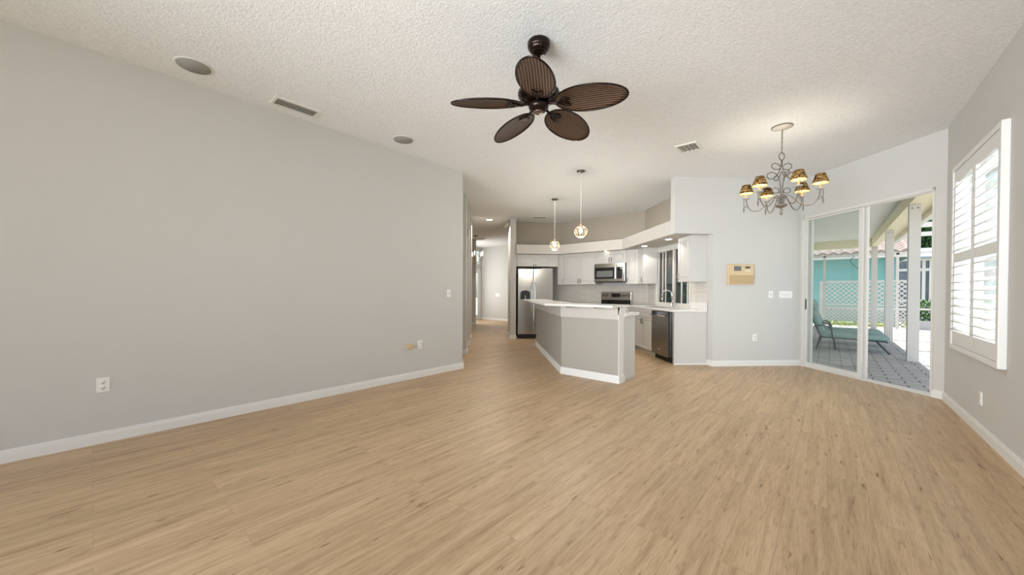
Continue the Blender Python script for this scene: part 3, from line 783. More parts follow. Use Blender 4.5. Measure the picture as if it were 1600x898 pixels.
# ================================================================== WALL PLATES
def plate(name, label, cat, loc, rz, kind='outlet', w_=.072, h_=.115, group=None, m='plate', gangs=1):
    """local -y faces the room"""
    t = thing(name, label, cat, loc, rz, group)
    MB().rbox(-w_ / 2, w_ / 2, -.007, 0, -h_ / 2, h_ / 2, .003).build('cover_plate', m, t)
    if kind == 'outlet':
        for s in (-1, 1):
            r = MB().lathe([(0, -.0015), (.017, -.0015), (.017, .0015), (0, .0015)], 20, mtx=Matrix.Translation((0, -.0075, s * .021)) @ Matrix.Rotation(PI / 2, 4, 'X')).build('receptacle', m, t)
            sl = MB()
            for xx in (-.006, .006): sl.box(xx - .0013, xx + .0013, -.0098, -.0085, s * .021 - .001, s * .021 + .008)
            sl.box(-.0025, .0025, -.0098, -.0085, s * .021 - .011, s * .021 - .006); sl.build('slots', 'slot', r)
    elif kind == 'toggle':
        for g in range(gangs):
            xx = (g - (gangs - 1) / 2) * .046
            MB().box(xx - .004, xx + .004, -.018, -.006, -.004, .010).build('toggle', m, t)
            MB().box(xx - .006, xx + .006, -.0078, -.0068, -.013, .013).build('toggle_slot', 'ventdark', t)
    elif kind == 'dial':
        MB().lathe([(0, .008), (.010, .008), (.011, 0), (0, 0)], 18, mtx=Matrix.Translation((0, -.007, 0)) @ Matrix.Rotation(PI / 2, 4, 'X')).build('dimmer_knob', m, t)
        MB().box(-.008, .008, -.0082, -.0068, -.025, .018).build('dimmer_slot', 'ventdark', t)
    elif kind == 'rocker':
        MB().rbox(-.016, .016, -.011, -.005, -.033, .033, .002).build('rocker', m, t)
        MB().box(-.003, .003, -.0125, -.0105, -.010, .010).build('indicator', 'ventdark', t)
    return t
LZ = -PI / 2 + PI     # left wall: room is +x, so local -y = +x -> rz = 90deg
plate('wall_outlet', 'white duplex outlet low on the left wall, nearest the camera', 'outlet', (XL, .059, .458), PI / 2)
plate('wall_outlet', 'white duplex outlet low on the left wall beside the beige jack', 'outlet', (XL, 3.019, .458), PI / 2)
plate('light_switch', 'white single switch on the left wall near the hall corner', 'light switch', (XL, 3.53, 1.174), PI / 2, 'rocker')
plate('light_switch', 'white blank plate low at the left edge of the long left wall', 'wall plate', (XL, -.455, .16), PI / 2, 'none')
jk = thing('cable_jack', 'beige surface-mounted cable jack low on the left wall', 'wall jack', (XL, 2.843, .451), PI / 2)
MB().rbox(-.045, .045, -.035, 0, -.035, .035, .006).build('housing', 'beige', jk)
MB().rbox(-.018, .018, -.040, -.032, -.018, .018, .003).build('socket', 'beige', jk)
plate('wall_outlet', 'white duplex outlet low on the right wall below the shutters', 'outlet', (XR, 4.988, .309), -PI / 2)
plate('wall_outlet', 'white duplex outlet low on the wall between the kitchen and the patio slider', 'outlet', W(4.388, QK, .466), D45)
plate('light_switch', 'white single dimmer switch below the beige intercom panel', 'light switch', W(4.656, QK, 1.170), D45, 'dial')
plate('light_switch', 'white four-gang toggle switch plate beside the patio slider', 'light switch', W(4.917, QK, 1.170), D45, 'toggle', .225, .115, gangs=4)
fsw = plate('light_switch', 'white wide switch plate on the foyer wall seen down the hall', 'light switch', (-10.35, 11.0, 1.05), 0, 'toggle', .2, .13, gangs=3)
# intercom
ic = thing('intercom_panel', 'beige wall intercom panel with two small displays beside the kitchen', 'intercom', W(4.113, QK, 1.497), D45)
MB().rbox(-.215, .215, -.05, 0, -.163, .163, .008).build('housing', 'beige', ic)
MB().rbox(-.205, .205, -.056, -.048, -.15, -.015, .004).build('lower_cover', 'tan', ic)
MB().box(-.125, -.005, -.054, -.049, .055, .13).build('display', 'greyglass', ic)['label'] = 'left display'
MB().box(.065, .145, -.054, -.049, .095, .125).build('display', 'slot', ic)['label'] = 'right slim display'
for k in range(4): MB().box(.06 + k * .024, .075 + k * .024, -.055, -.049, .05, .062).build('button', 'plate', ic)
# door chime and wall lamp in the hall
dc = thing('door_chime', 'small brass-brown door chime high on a hall pier', 'door chime', W(-.455, 8.17, 2.50), D45)
MB().rbox(-.045, .045, -.04, 0, -.085, .085, .006).build('housing', 'brown', dc); MB().box(-.03, .03, -.045, -.038, -.02, .03).build('grille', 'beige', dc)
dl = thing('motion_sensor', 'white angled ceiling sensor at the top of the pier beside the refrigerator', 'sensor', W(.60, 9.75, 2.98), -D45)
MB().rbox(-.03, .03, -.05, 0, -.05, .05, .01).build('base', 'plate', dl)
MB().lathe([(0, 0), (.028, .004), (.034, .05), (.028, .11), (0, .115)], 16, mtx=Matrix.Translation((0, -.03, 0)) @ Matrix.Rotation(math.radians(130), 4, 'X')).build('head', 'plate', dl)

# ================================================================== KITCHEN
def door_panel(w_, h_, t=.02):
    """raised panel door, local: x 0..w, y 0 (back) .. -t (front), z 0..h"""
    mb = MB(); s = min(.055, w_ * .22)
    mb.box(0, s, -t, 0, 0, h_); mb.box(w_ - s, w_, -t, 0, 0, h_); mb.box(s, w_ - s, -t, 0, 0, s); mb.box(s, w_ - s, -t, 0, h_ - s, h_)
    mb.box(s, w_ - s, -t + .010, 0, s, h_ - s)
    g = .018
    x0, x1, z0, z1 = s + g, w_ - s - g, s + g, h_ - s - g
    if x1 - x0 > .02 and z1 - z0 > .02:
        e = .012
        a = [(x0, -t + .010, z0), (x1, -t + .010, z0), (x1, -t + .010, z1), (x0, -t + .010, z1)]
        b = [(x0 + e, -t + .002, z0 + e), (x1 - e, -t + .002, z0 + e), (x1 - e, -t + .002, z1 - e), (x0 + e, -t + .002, z1 - e)]
        mb.hexa(a + b)
    return mb
def bow_handle(vertical=True, L=.095):
    mb = MB(); pts = []
    for i in range(9):
        t = PI * i / 8; u = -L / 2 * math.cos(t); v = -.026 * math.sin(t) ** .6 if 0 < i < 8 else 0
        pts.append((0, v, u) if vertical else (u, v, 0))
    mb.tube(pts, .0065, 6); return mb
def knob():
    return MB().lathe([(.006, 0), (.006, .012), (.015, .016), (.016, .024), (0, .028)], 14, mtx=Matrix.Rotation(PI / 2, 4, 'X'))
def cabinet(label, loc, rz, w_, d_, z0, z1, doors, group=None, name='wall_cabinet', drawer=0, toe=0, cat='kitchen cabinet', handles='bow', side=None):
    """local origin at front-left-floor; x right, y into the cabinet. doors = list of (x0,x1,handle side)"""
    t = thing(name, label, cat, loc, rz, group)
    b = MB()
    if 'sink base' in label:
        b.box(0, w_, 0, .02, z0 + toe, z1); b.box(0, .02, .02, d_, z0 + toe, z1); b.box(w_ - .02, w_, .02, d_, z0 + toe, z1); b.box(.02, w_ - .02, .02, d_, z0 + toe, z0 + toe + .02)
    else: b.box(0, w_, 0, d_, z0 + toe, z1)
    if toe: b.box(.0, w_, .06, d_, z0, z0 + toe)
    b.build('body', 'cab', t)
    for (a, c, hs) in doors:
        zt = z1 - drawer
        do = door_panel(c - a - .004, zt - z0 - toe - .006).build('door', 'cab', t, loc=(a + .002, 0, z0 + toe + .003))
        hx = .028 if hs == 'l' else (c - a - .032)
        up = name == 'wall_cabinet'
        hzz = .085 if up else zt - z0 - toe - .085
        if handles == 'knob': knob().build('knob', 'nickel', do, loc=(hx, -.02, .03 if up else hzz))
        else: bow_handle().build('handle', 'nickel', do, loc=(hx, -.02, hzz))
    if drawer:
        xs = [doors[0][0], doors[-1][1]]
        dr = door_panel(xs[1] - xs[0] - .004, drawer - .008).build('drawer', 'cab', t, loc=(xs[0] + .002, 0, z1 - drawer + .004))
    return t
UB, UT = 1.38, 2.148
YC = 7.95; PS = 3.36
dep = YR - YC - .012
cabinet('narrow white wall cabinet beside the refrigerator recess', (-5.33, YC, 0), 0, .20, .30, UB, UT, [(0, .20, 'r')])
cabinet('white two-door wall cabinet left of the microwave', (-5.128, YC, 0), 0, .886, dep, UB, UT, [(0, .443, 'r'), (.443, .886, 'l')])
cabinet('short white two-door cabinet above the microwave', (-4.240, YC, 0), 0, .76, dep, 1.86, UT, [(0, .38, 'r'), (.38, .76, 'l')])
qd = YC / R2 - PS
xe = W(PS, qd).x
cabinet('narrow white wall cabinet right of the microwave', (-3.478, YC, 0), 0, xe + 3.478 - .003, .2, UB, UT, [(0, xe + 3.478 - .003, 'l')])
cabinet('white wall cabinet at the left of the sink window, its side facing the room', W(PS, qd - .004, 0), -D45, qd - .004 - 7.62, 3.67 - PS - .012, UB, UT, [(0, qd - .004 - 7.62, 'r')])
cabinet('white wall cabinet right of the sink window, under the bulkhead end', W(3.385, 6.235, 0), -D45, 6.235 - 5.85, 3.67 - 3.385 - .003, UB, UT, [(0, .385, 'l')])
cabinet('short white two-door cabinet above the refrigerator', W(.765, 9.36, 0), D45, 1.075, .66, 1.845, UT, [(0.03, .47, 'r'), (.47, .91, 'l')], handles='knob')
# refrigerator
fg = thing('refrigerator', 'stainless side-by-side refrigerator with black ice dispenser', 'refrigerator', W(.80, 9.40, 0), D45)
MB().rbox(0, .905, 0, .60, .03, 1.775, .008).build('body', 'black', fg)
for nm, a, b in (('freezer_door', .0, .398), ('fridge_door', .404, .905)):
    dd = MB().rbox(a + .002, b, -.07, -.004, .105, 1.785, .012).build(nm, 'steel', fg)
    hx = b - .038 if nm == 'freezer_door' else a + .038
    hm = MB(); hm.tube([(hx, -.07, 1.42), (hx, -.115, 1.40), (hx, -.125, 1.3), (hx, -.125, .80), (hx, -.115, .70), (hx, -.07, .68)], .013, 10)
    hm.build('handle', 'chrome', dd)
    if nm == 'freezer_door':
        dp = MB().rbox(.055, .335, -.076, -.069, .98, 1.33, .004).build('ice_dispenser', 'steel', dd)
        ds = MB(); pts = [(.07, 1.0), (.32, 1.0), (.32, 1.17), (.28, 1.215), (.195, 1.235), (.11, 1.215), (.07, 1.17)]
        v0 = [ds.bm.verts.new((x, -.078, z)) for x, z in pts]; v1 = [ds.bm.verts.new((x, -.074, z)) for x, z in pts]
        ds._f(v0); ds._f(v1[::-1])
        for i in range(7): ds._f([v0[i], v0[(i + 1) % 7], v1[(i + 1) % 7], v1[i]])
        ds.build('dispenser_recess', 'black', dd); MB().box(.185, .205, -.084, -.078, 1.0, 1.1).build('dispenser_lever', 'steel', dd)
        MB().box(.18, .21, -.080, -.076, 1.265, 1.295).build('dispenser_light', 'plate', dd)
    MB().rbox(.06 if a < .1 else .62, .14 if a < .1 else .84, -.05, .02, 1.785, 1.805, .004).build('hinge_cover', 'steel_dark', fg)
MB().box(.01, .895, -.05, 0, .015, .10).build('kick_grille', 'black', fg)

# microwave
mwv = thing('microwave', 'stainless over-the-range microwave with black door glass', 'microwave', (-4.238, 7.87, 0))
MB().box(0, .756, .02, .41, 1.425, 1.857).build('body', 'black', mwv)
md = MB().rbox(0, .756, -.018, .02, 1.44, 1.855, .005).build('front_frame', 'steel', mwv)
dg = MB().rbox(.022, .515, -.023, -.016, 1.505, 1.765, .003).build('door_glass', 'blackglass', mwv)
MB().box(.065, .475, -.0245, -.022, 1.545, 1.69).build('window_mesh', 'greyglass', dg)
MB().rbox(.520, .545, -.045, -.03, 1.50, 1.80, .004).build('handle', 'chrome', mwv)
cp = MB().rbox(.565, .70, -.023, -.016, 1.505, 1.765, .003).build('control_panel', 'blackglass', mwv)
MB().box(.66, .685, -.0245, -.0225, 1.725, 1.745).build('display', 'plate', cp)
bt = MB()
for i in range(3):
    for j in range(5): bt.box(.585 + i * .035, .600 + i * .035, -.0245, -.0225, 1.53 + j * .035, 1.54 + j * .035)
bt.build('buttons', 'greyglass', cp)
# range
rg = thing('range', 'stainless electric range with black glass cooktop and knobbed back panel', 'stove', (-4.238, 7.63, 0))
MB().box(0, .756, .02, .64, .03, .895).build('body', 'black', rg)
od = MB().rbox(.004, .752, -.02, .02, .24, .78, .006).build('oven_door', 'steel', rg)
MB().box(.10, .656, -.023, -.018, .36, .65).build('oven_window', 'blackglass', od); MB().tube([(.06, -.02, .73), (.06, -.06, .735), (.696, -.06, .735), (.696, -.02, .73)], .011, 8).build('handle', 'chrome', od)
MB().rbox(.004, .752, -.02, .02, .05, .225, .006).build('storage_drawer', 'steel', rg)
MB().box(.002, .754, -.015, .02, .79, .895).build('front_trim', 'steel', rg)
MB().rbox(-.004, .76, -.02, .60, .895, .912, .003).build('cooktop', 'blackglass', rg)
bg_ = MB(); bg_.rbox(0, .756, .585, .645, .905, 1.20, .006)
bp_ = bg_.build('back_panel', 'steel', rg)
MB().box(.004, .752, .580, .586, .915, 1.01).build('lower_glass', 'blackglass', bp_)
MB().box(.27, .50, .580, .586, 1.075, 1.165).build('display', 'blackglass', bp_)
for xx in (.06, .15, .55, .63, .70):
    kb = MB().lathe([(.030, 0), (.030, .006), (.021, .010), (.019, .030), (0, .031)], 18, mtx=Matrix.Translation((xx, .586, 1.118)) @ Matrix.Rotation(PI / 2, 4, 'X')).build('burner_knob', 'steel_dark', bp_)

# base run under the window
BT = .872
ds = QR
PB = 3.10
ep = thing('end_panel', 'white end panel closing the base cabinets beside the dishwasher', 'cabinet panel', W(PB, 5.85, 0), D45)
MB().box(0, .565, 0, .03, 0, BT).build('panel', 'cab', ep); MB().box(-.0, .03, -.006, .035, 0, BT).build('stile', 'cab', ep)
MB().box(.0, .565, -.012, 0, 0, .02).build('shoe_molding', 'white', ep)
dw = thing('dishwasher', 'dark stainless dishwasher at the end of the sink counter', 'dishwasher', W(PB, 6.60, 0), -D45)
MB().box(0.02, .68, .03, .55, .0, .868).build('tub', 'black', dw)
dd = MB().rbox(.02, .615, -.045, .025, .095, .862, .006).build('door', 'steel_dark', dw)
MB().rbox(.025, .61, -.049, -.044, .80, .86, .002).build('control_strip', 'blackglass', dd)
MB().tube([(.07, -.045, .79), (.07, -.085, .79), (.56, -.085, .79), (.56, -.045, .79)], .011, 8).build('handle', 'steel', dd)
MB().lathe([(0, .002), (.014, .002), (.014, 0), (0, 0)], 16, mtx=Matrix.Translation((.33, -.046, .20)) @ Matrix.Rotation(PI / 2, 4, 'X')).build('badge', 'plate', dd)
MB().box(.614, .6165, -.044, .024, .10, .86).build('door_edge', 'steel', dd)
MB().box(.02, .66, .03, .05, 0.005, .09).build('kick_panel', 'black', dw)
cabinet('white two-door sink base cabinet with false drawer front', W(PB, 7.47, 0), -D45, 7.47 - 6.605, .56, 0, BT, [(0.01, .43, 'r'), (.43, .855, 'l')], name='base_cabinet', drawer=.16, toe=.10)
# corner base and bases beside the range
cb = thing('base_cabinet', 'white angled corner base cabinet between the sink and the range', 'kitchen cabinet', (0, 0, 0))
yb = 7.66
pA, pB, pC, pD = W2(PB, 7.475), W2(PB, yb / R2 - PB), (-3.475, yb), (-3.475, YR - .01)
MB().prism([pA, pB, pC, pD, W2(3.655, QR - .02), W2(3.655, 7.475)], .0, BT).build('body', 'cab', cb)
lwid = (-3.475) - pB[0]
xx0 = -3.475
door_panel(abs(lwid) - .01, .74).build('door', 'cab', cb, loc=(min(xx0, pB[0]) + .005, yb, .11))
cabinet('white base cabinet between the range and the refrigerator', (-5.15, yb, 0), 0, .905, YR - yb - .012, 0, BT, [(0, .45, 'r'), (.45, .905, 'l')], name='base_cabinet', drawer=.16, toe=.10)
# worktops
ct = thing('countertop', 'white quartz worktop running from the sink to the range', 'countertop', (0, 0, 0))
zt0, zt1 = BT + .003, .912
pf = PB - .03; yf = 7.63
sk = (3.20, 3.56, 6.62, 7.38)     # sink hole p0,p1,q0,q1
c_ = MB()
def PQ(a, b, c, d): return [W2(a, c), W2(b, c), W2(b, d), W2(a, d)]
c_.prism(PQ(pf, 3.658, 5.83, sk[2]), zt0, zt1)
c_.prism(PQ(pf, sk[0], sk[2], sk[3]), zt0, zt1); c_.prism(PQ(sk[1], 3.658, sk[2], sk[3]), zt0, zt1)
c_.prism([W2(pf, sk[3]), W2(3.658, sk[3]), W2(3.658, QR - .016), (-3.474, YR - .012), (-3.474, yf), W2(pf, yf / R2 - pf)], zt0, zt1)
c_.build('slab', 'quartz', ct)
MB().prism(PQ(3.633, 3.658, 5.83, 6.31), zt1, 1.03).build('upstand', 'quartz', ct)
ct2 = thing('countertop', 'short white quartz worktop left of the range', 'countertop', (0, 0, 0))
MB().prism([(-4.248, yf), (-4.248, YR - .012), W2(1.78, (YR - .012) / R2 - 1.78), W2(1.78, yf / R2 - 1.78)], zt0, zt1).build('slab', 'quartz', ct2)
# sink and faucet
sn = thing('kitchen_sink', 'stainless undermount sink below the kitchen window', 'sink', W(3.38, 7.0, 0), D45)
s_ = MB(); a0, a1, b0, b1 = -.179, .179, -.379, .379
for (x0, x1, y0, y1) in ((a0, a0 + .012, b0, b1), (a1 - .012, a1, b0, b1), (a0, a1, b0, b0 + .012), (a0, a1, b1 - .012, b1)): s_.box(x0, x1, y0, y1, .70, .908)
s_.box(a0, a1, b0, b1, .69, .70); s_.build('basin', 'steel', sn)
MB().lathe([(.03, .7005), (.035, .703), (.0, .703)], 16).build('drain', 'chrome', sn)
fa = thing('faucet', 'tall chrome gooseneck faucet behind the sink', 'faucet', W(3.60, 6.88, .912), -D45)
f_ = MB(); f_.lathe([(.028, 0), (.026, .012), (.019, .03), (.017, .08), (0, .081)], 18)
pts = [(0, 0, .06), (0, 0, .24)]
for i in range(11):
    t = PI * i / 10; pts.append((-.085 * (1 - math.cos(t)) * .7, -.085 * (1 - math.cos(t)) * .8, .24 + .085 * math.sin(t)))
pts.append((-.119, -.136, .17))
f_.tube(pts, .0125, 10); f_.build('spout', 'chrome', fa)
MB().lathe([(.017, 0), (.019, .05), (.014, .08), (0, .08)], 14, c=(-.119, -.136, .10)).build('spray_head', 'chrome', fa)
MB().tube([(.015, 0, .055), (.045, 0, .06), (.085, -.01, .09)], [.009, .008, .006], 8).build('lever_handle', 'chrome', fa)
so = thing('soap_dispenser', 'small chrome soap dispenser right of the faucet', 'soap dispenser', W(3.60, 6.70, .912), -D45)
MB().lathe([(.018, 0), (.016, .01), (.009, .015), (.009, .05), (0, .05)], 14).build('pump', 'chrome', so)
MB().tube([(0, 0, .045), (0, -.02, .052), (0, -.06, .046)], .006, 8).build('nozzle', 'chrome', so)

# ================================================================== ISLAND
pI = 1.105; yI = 4.545; xE = -2.095; tw = .15
def ip(off, qend=8.05):
    """outer polyline of the island moved outward by off, from far-left end to right end"""
    p = pI - off; y = yI - off
    return [W2(p, qend), W2(p, y / R2 - p), (xE, y)]
hw = thing('kitchen_island', 'painted half wall wrapping the kitchen island, two faces meeting at an angle', 'kitchen island', (0, 0, 0))
o0 = ip(0); i0 = ip(-tw)
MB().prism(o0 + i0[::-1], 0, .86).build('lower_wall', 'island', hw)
o1 = ip(.012); i1 = ip(-tw)
o1b = [o1[0], o1[1], (xE + .006, o1[2][1])]
MB().prism(o0 + i0[::-1], .86, 1.002).build('core', 'band', hw)
bnd = MB(); bnd.prism([*ip(.016), *ip(.0)[::-1]], .84, 1.0); bnd.build('upper_band', 'band', hw)
e_ = MB(); e_.box(xE, xE + .012, yI - .016, yI + tw + .02, .84, 1.0); e_.box(xE, xE + .022, yI - .016, yI + tw + .03, .90, 1.0); e_.box(xE, xE + .032, yI - .016, yI + tw + .04, .955, 1.0)
e_.box(xE, xE + .008, yI - .0, yI + tw, 0, .86)
e_.build('end_trim', 'white', hw)
bb = MB()
for t, a, b in ((.016, 0, .075), (.011, .075, .09), (.006, .09, .1)):
    bb.prism([*ip(t), *ip(0)[::-1]], a, b); bb.box(xE, xE + t + .008, yI - t, yI + tw + t * .5, a, b)
bb.build('baseboard', 'white', hw)
br_ = [(W(.86, 7.35), D45 - PI / 2), (W(.85, 5.95), D45 - PI / 2), (Vector((-2.72, 4.30, 0)), 0), (Vector((-2.3, 4.30, 0)), 0)]
for v, a in br_:
    d = Vector((math.sin(a) * -1, math.cos(a), 0)) if a == 0 else Vector((R2, R2, 0))
    sx = Vector((-d.y, d.x, 0)) * .03
    e = v + d * .27
    MB().hexa([tuple(v - sx) [:2] + (.992,), tuple(v + sx)[:2] + (.992,), tuple(e + sx)[:2] + (.992,), tuple(e - sx)[:2] + (.992,),
               tuple(v - sx)[:2] + (1.001,), tuple(v + sx)[:2] + (1.001,), tuple(e + sx)[:2] + (1.001,), tuple(e - sx)[:2] + (1.001,)]).build('support_bracket', 'stone_dark', hw)
bt_ = thing('bar_top', 'raised white quartz bar top overhanging the island half wall', 'countertop', (0, 0, 0))
ov = .27
pt = pI - ov; yt = yI - ov
q_in = (yI + tw + .07) / R2 - (pI + tw + .07)
MB().prism([W2(pt, 8.2), W2(pt, yt / R2 - pt), (xE + .045, yt), (xE + .045, yI + tw + .07), W2(pI + tw + .07, q_in), W2(pI + tw + .07, 8.2)], 1.003, 1.034).build('slab', 'quartz', bt_, bevel=.003)
icb = thing('island_cabinet', 'white island base cabinet tucked behind the half wall', 'kitchen cabinet', (0, 0, 0))
dI = .42
pi2 = pI + tw; yi2 = yI + tw
def jp(off, q=8.0): p = pi2 + off; y = yi2 + off; return [W2(p, q), W2(p, y / R2 - p), (xE - .015, y)]
MB().prism(jp(.002) + jp(dI)[::-1], .10, .873).build('body', 'cab', icb)
MB().prism(jp(.002) + jp(dI - .06)[::-1], 0, .10).build('toe_kick', 'cab', icb)
eb = MB(); eb.box(xE - .015, xE - .003, yi2 + .002, yi2 + dI - .02, 0, .873); eb.box(xE - .003, xE + .003, yi2 + .002, yi2 + dI - .05, 0, .03); eb.build('end_panel', 'cab', icb)
w0 = jp(dI)[1][0] - xE
for k in range(1):
    dpn = door_panel(abs(w0) - .04, .60).build('door', 'cab', icb, loc=(xE - .035, yi2 + dI, .12), rot=(0, 0, PI))
    bow_handle().build('handle', 'nickel', dpn, loc=(.05, -.02, .5))
ict = thing('island_countertop', 'lower white quartz worktop on the kitchen side of the island', 'countertop', (0, 0, 0))
MB().prism(jp(.004) + [(xE + .03, yi2 + .004), (xE + .03, yi2 + dI + .05)] [::1] + [W2(pi2 + dI + .05, (yi2 + dI + .05) / R2 - pi2 - dI - .05), W2(pi2 + dI + .05, 8.0)], .876, .915).build('slab', 'quartz', ict, bevel=.003)

# ================================================================== OUTSIDE
G = -.04
gm = MB(); gm.box(-60, 60, -40, 80, -.35, -.30); struct('ground', gm, 'ground')
pv = MB(); pv.prism([W2(PK + .065, 3.6), (XR + .17, 5.9), (9, 5.9), (9, 19.0), (-6, 19.0), (-6, 9.2), W2(3.83, 8.4), W2(3.83, 5.86), W2(PK + .065, 5.86)], G - .08, G)
struct('patio_floor', pv, 'paver')
# lanai roof
lr = MB(); lr.prism([W2(PK + .14, 3.9), (1.50, 5.6), (1.62, 5.6), (1.62, 17.95), (-6, 17.95), (-6, 9.4), W2(3.9, 8.3), W2(3.9, 5.9), W2(PK + .14, 5.9)], 3.06, 3.2)
struct('lanai_ceiling', lr, 'lanai_ceiling')
lf = MB(); lf.box(1.22, 1.62, 6.5, 17.95, 2.99, 3.06)
struct('lanai_soffit', lf, 'cream')
gt = MB(); gt.box(1.60, 1.70, 5.6, 17.95, 2.88, 2.99); gt.box(1.585, 1.60, 5.6, 17.95, 2.86, 3.2); gut = gt.build('gutter', 'alu'); tag(gut, 'white rain gutter along the edge of the patio roof', 'gutter')
be = MB(); be.box(1.06, 1.22, 6.7, 17.8, 2.80, 3.06); bm_ = be.build('roof_beam', 'cream'); tag(bm_, 'cream beam running over the row of patio posts', 'beam')
be = MB(); be.box(-6, 1.06, 17.64, 17.8, 2.78, 3.06); bm_ = be.build('roof_beam', 'cream'); tag(bm_, 'cream beam across the far end of the patio', 'beam')
for (Y, lb) in ((9.80, 'thick white patio post nearest the slider'), (13.45, 'white patio post at the foot of the loungers'), (17.72, 'white patio post at the far corner of the patio')):
    t = thing('patio_post', lb, 'post', (1.14, Y, G), 0, 'posts under the patio beam')
    MB().rbox(-.075, .075, -.075, .075, 0, 2.838, .006).build('shaft', 'post', t)
    bo = MB()
    for s in (-.035, .035): bo.lathe([(.010, 0), (.010, .006), (0, .008)], 8, mtx=Matrix.Translation((s, -.075, 2.77)) @ Matrix.Rotation(PI / 2, 4, 'X'))
    bo.build('bolts', 'slot', t)
# screen enclosure frame beyond the patio
YS = 18.3
se = thing('screen_enclosure', 'white aluminium pool screen frame beyond the patio', 'screen enclosure', (0, YS, G))
def bar(nm, x0, x1, y0, y1, z0, z1): return MB().box(x0, x1, y0, y1, z0, z1).build(nm, 'alu', se)
for xx in (-2.6, -.17, 1.75, 4.1, 6.2, 8.3): bar('upright', xx - .035, xx + .035, -.03, .03, 0, 2.62)
bar('chair_rail', -5, 8.3, -.025, .025, .66, .72); bar('top_rail', -5, 8.3, -.03, .03, 2.56, 2.64)
MB().box(1.98, 8.3, -.02, .02, .0, .30).build('kick_plate', 'kick', se)
for yy in (-8.6, -6.3, -4.1, -1.9): bar('roof_rafter', 1.73, 8.3, yy - .06, yy + .06, 2.95, 3.07)
bar('side_beam', 8.24, 8.34, -9, 0, 2.95, 3.05)
# lattice
def lattice(x0, x1, z0, z1, Y, pitch, label, slat=.048):
    t = thing('lattice_fence', label, 'lattice', ((x0 + x1) / 2, Y, z0), 0, 'white lattice panels beyond the patio'); wd = (x1 - x0) / 2; h = z1 - z0
    f = MB()
    for (a, b, c, d) in ((-wd, -wd + .06, 0, h), (wd - .06, wd, 0, h), (-wd, wd, 0, .06), (-wd, wd, h - .06, h)): f.box(a, b, -.02, .02, c, d)
    f.build('frame', 'lattice', t)
    s = MB()
    for dr in (1, -1):
        k = -h
        while k < 2 * wd + h:
            # line x = -wd + k + dr*z clipped
            pts = []
            za, zb = 0, h
            xa = -wd + k + (0 if dr > 0 else h); xb = -wd + k + (h if dr > 0 else 0)
            # clip to panel
            def clip(x0_, z0_, x1_, z1_):
                if x0_ > x1_: x0_, z0_, x1_, z1_ = x1_, z1_, x0_, z0_
                m_ = (z1_ - z0_) / (x1_ - x0_)
                if x1_ < -wd or x0_ > wd: return None
                if x0_ < -wd: z0_ += m_ * (-wd - x0_); x0_ = -wd
                if x1_ > wd: z1_ += m_ * (wd - x1_); x1_ = wd
                if x1_ - x0_ < .02: return None
                return x0_, z0_, x1_, z1_
            c = clip(xa, za, xb, zb)
            if c:
                xA, zA, xB, zB = c; o = slat / 2; yy = .006 * dr
                s.hexa([(xA, yy - .004, zA - o), (xB, yy - .004, zB - o), (xB, yy + .004, zB - o), (xA, yy + .004, zA - o),
                        (xA, yy - .004, zA + o), (xB, yy - .004, zB + o), (xB, yy + .004, zB + o), (xA, yy + .004, zA + o)])
            k += pitch
    s.build('slats', 'lattice', t)
lattice(-.20, 2.35, .70, 1.66, 19.3, .165, 'upper white lattice panel in front of the turquoise house')
lattice(-.20, 2.35, -.12, .61, 19.3, .135, 'lower denser white lattice panel below the rail', .062)
lp = MB().box(-.05, .05, -.05, .05, 0, 1.8).build('fence_post', 'lattice', loc=(-.27, 19.3, -.15)); tag(lp, 'white square post at the left end of the lattice', 'post')

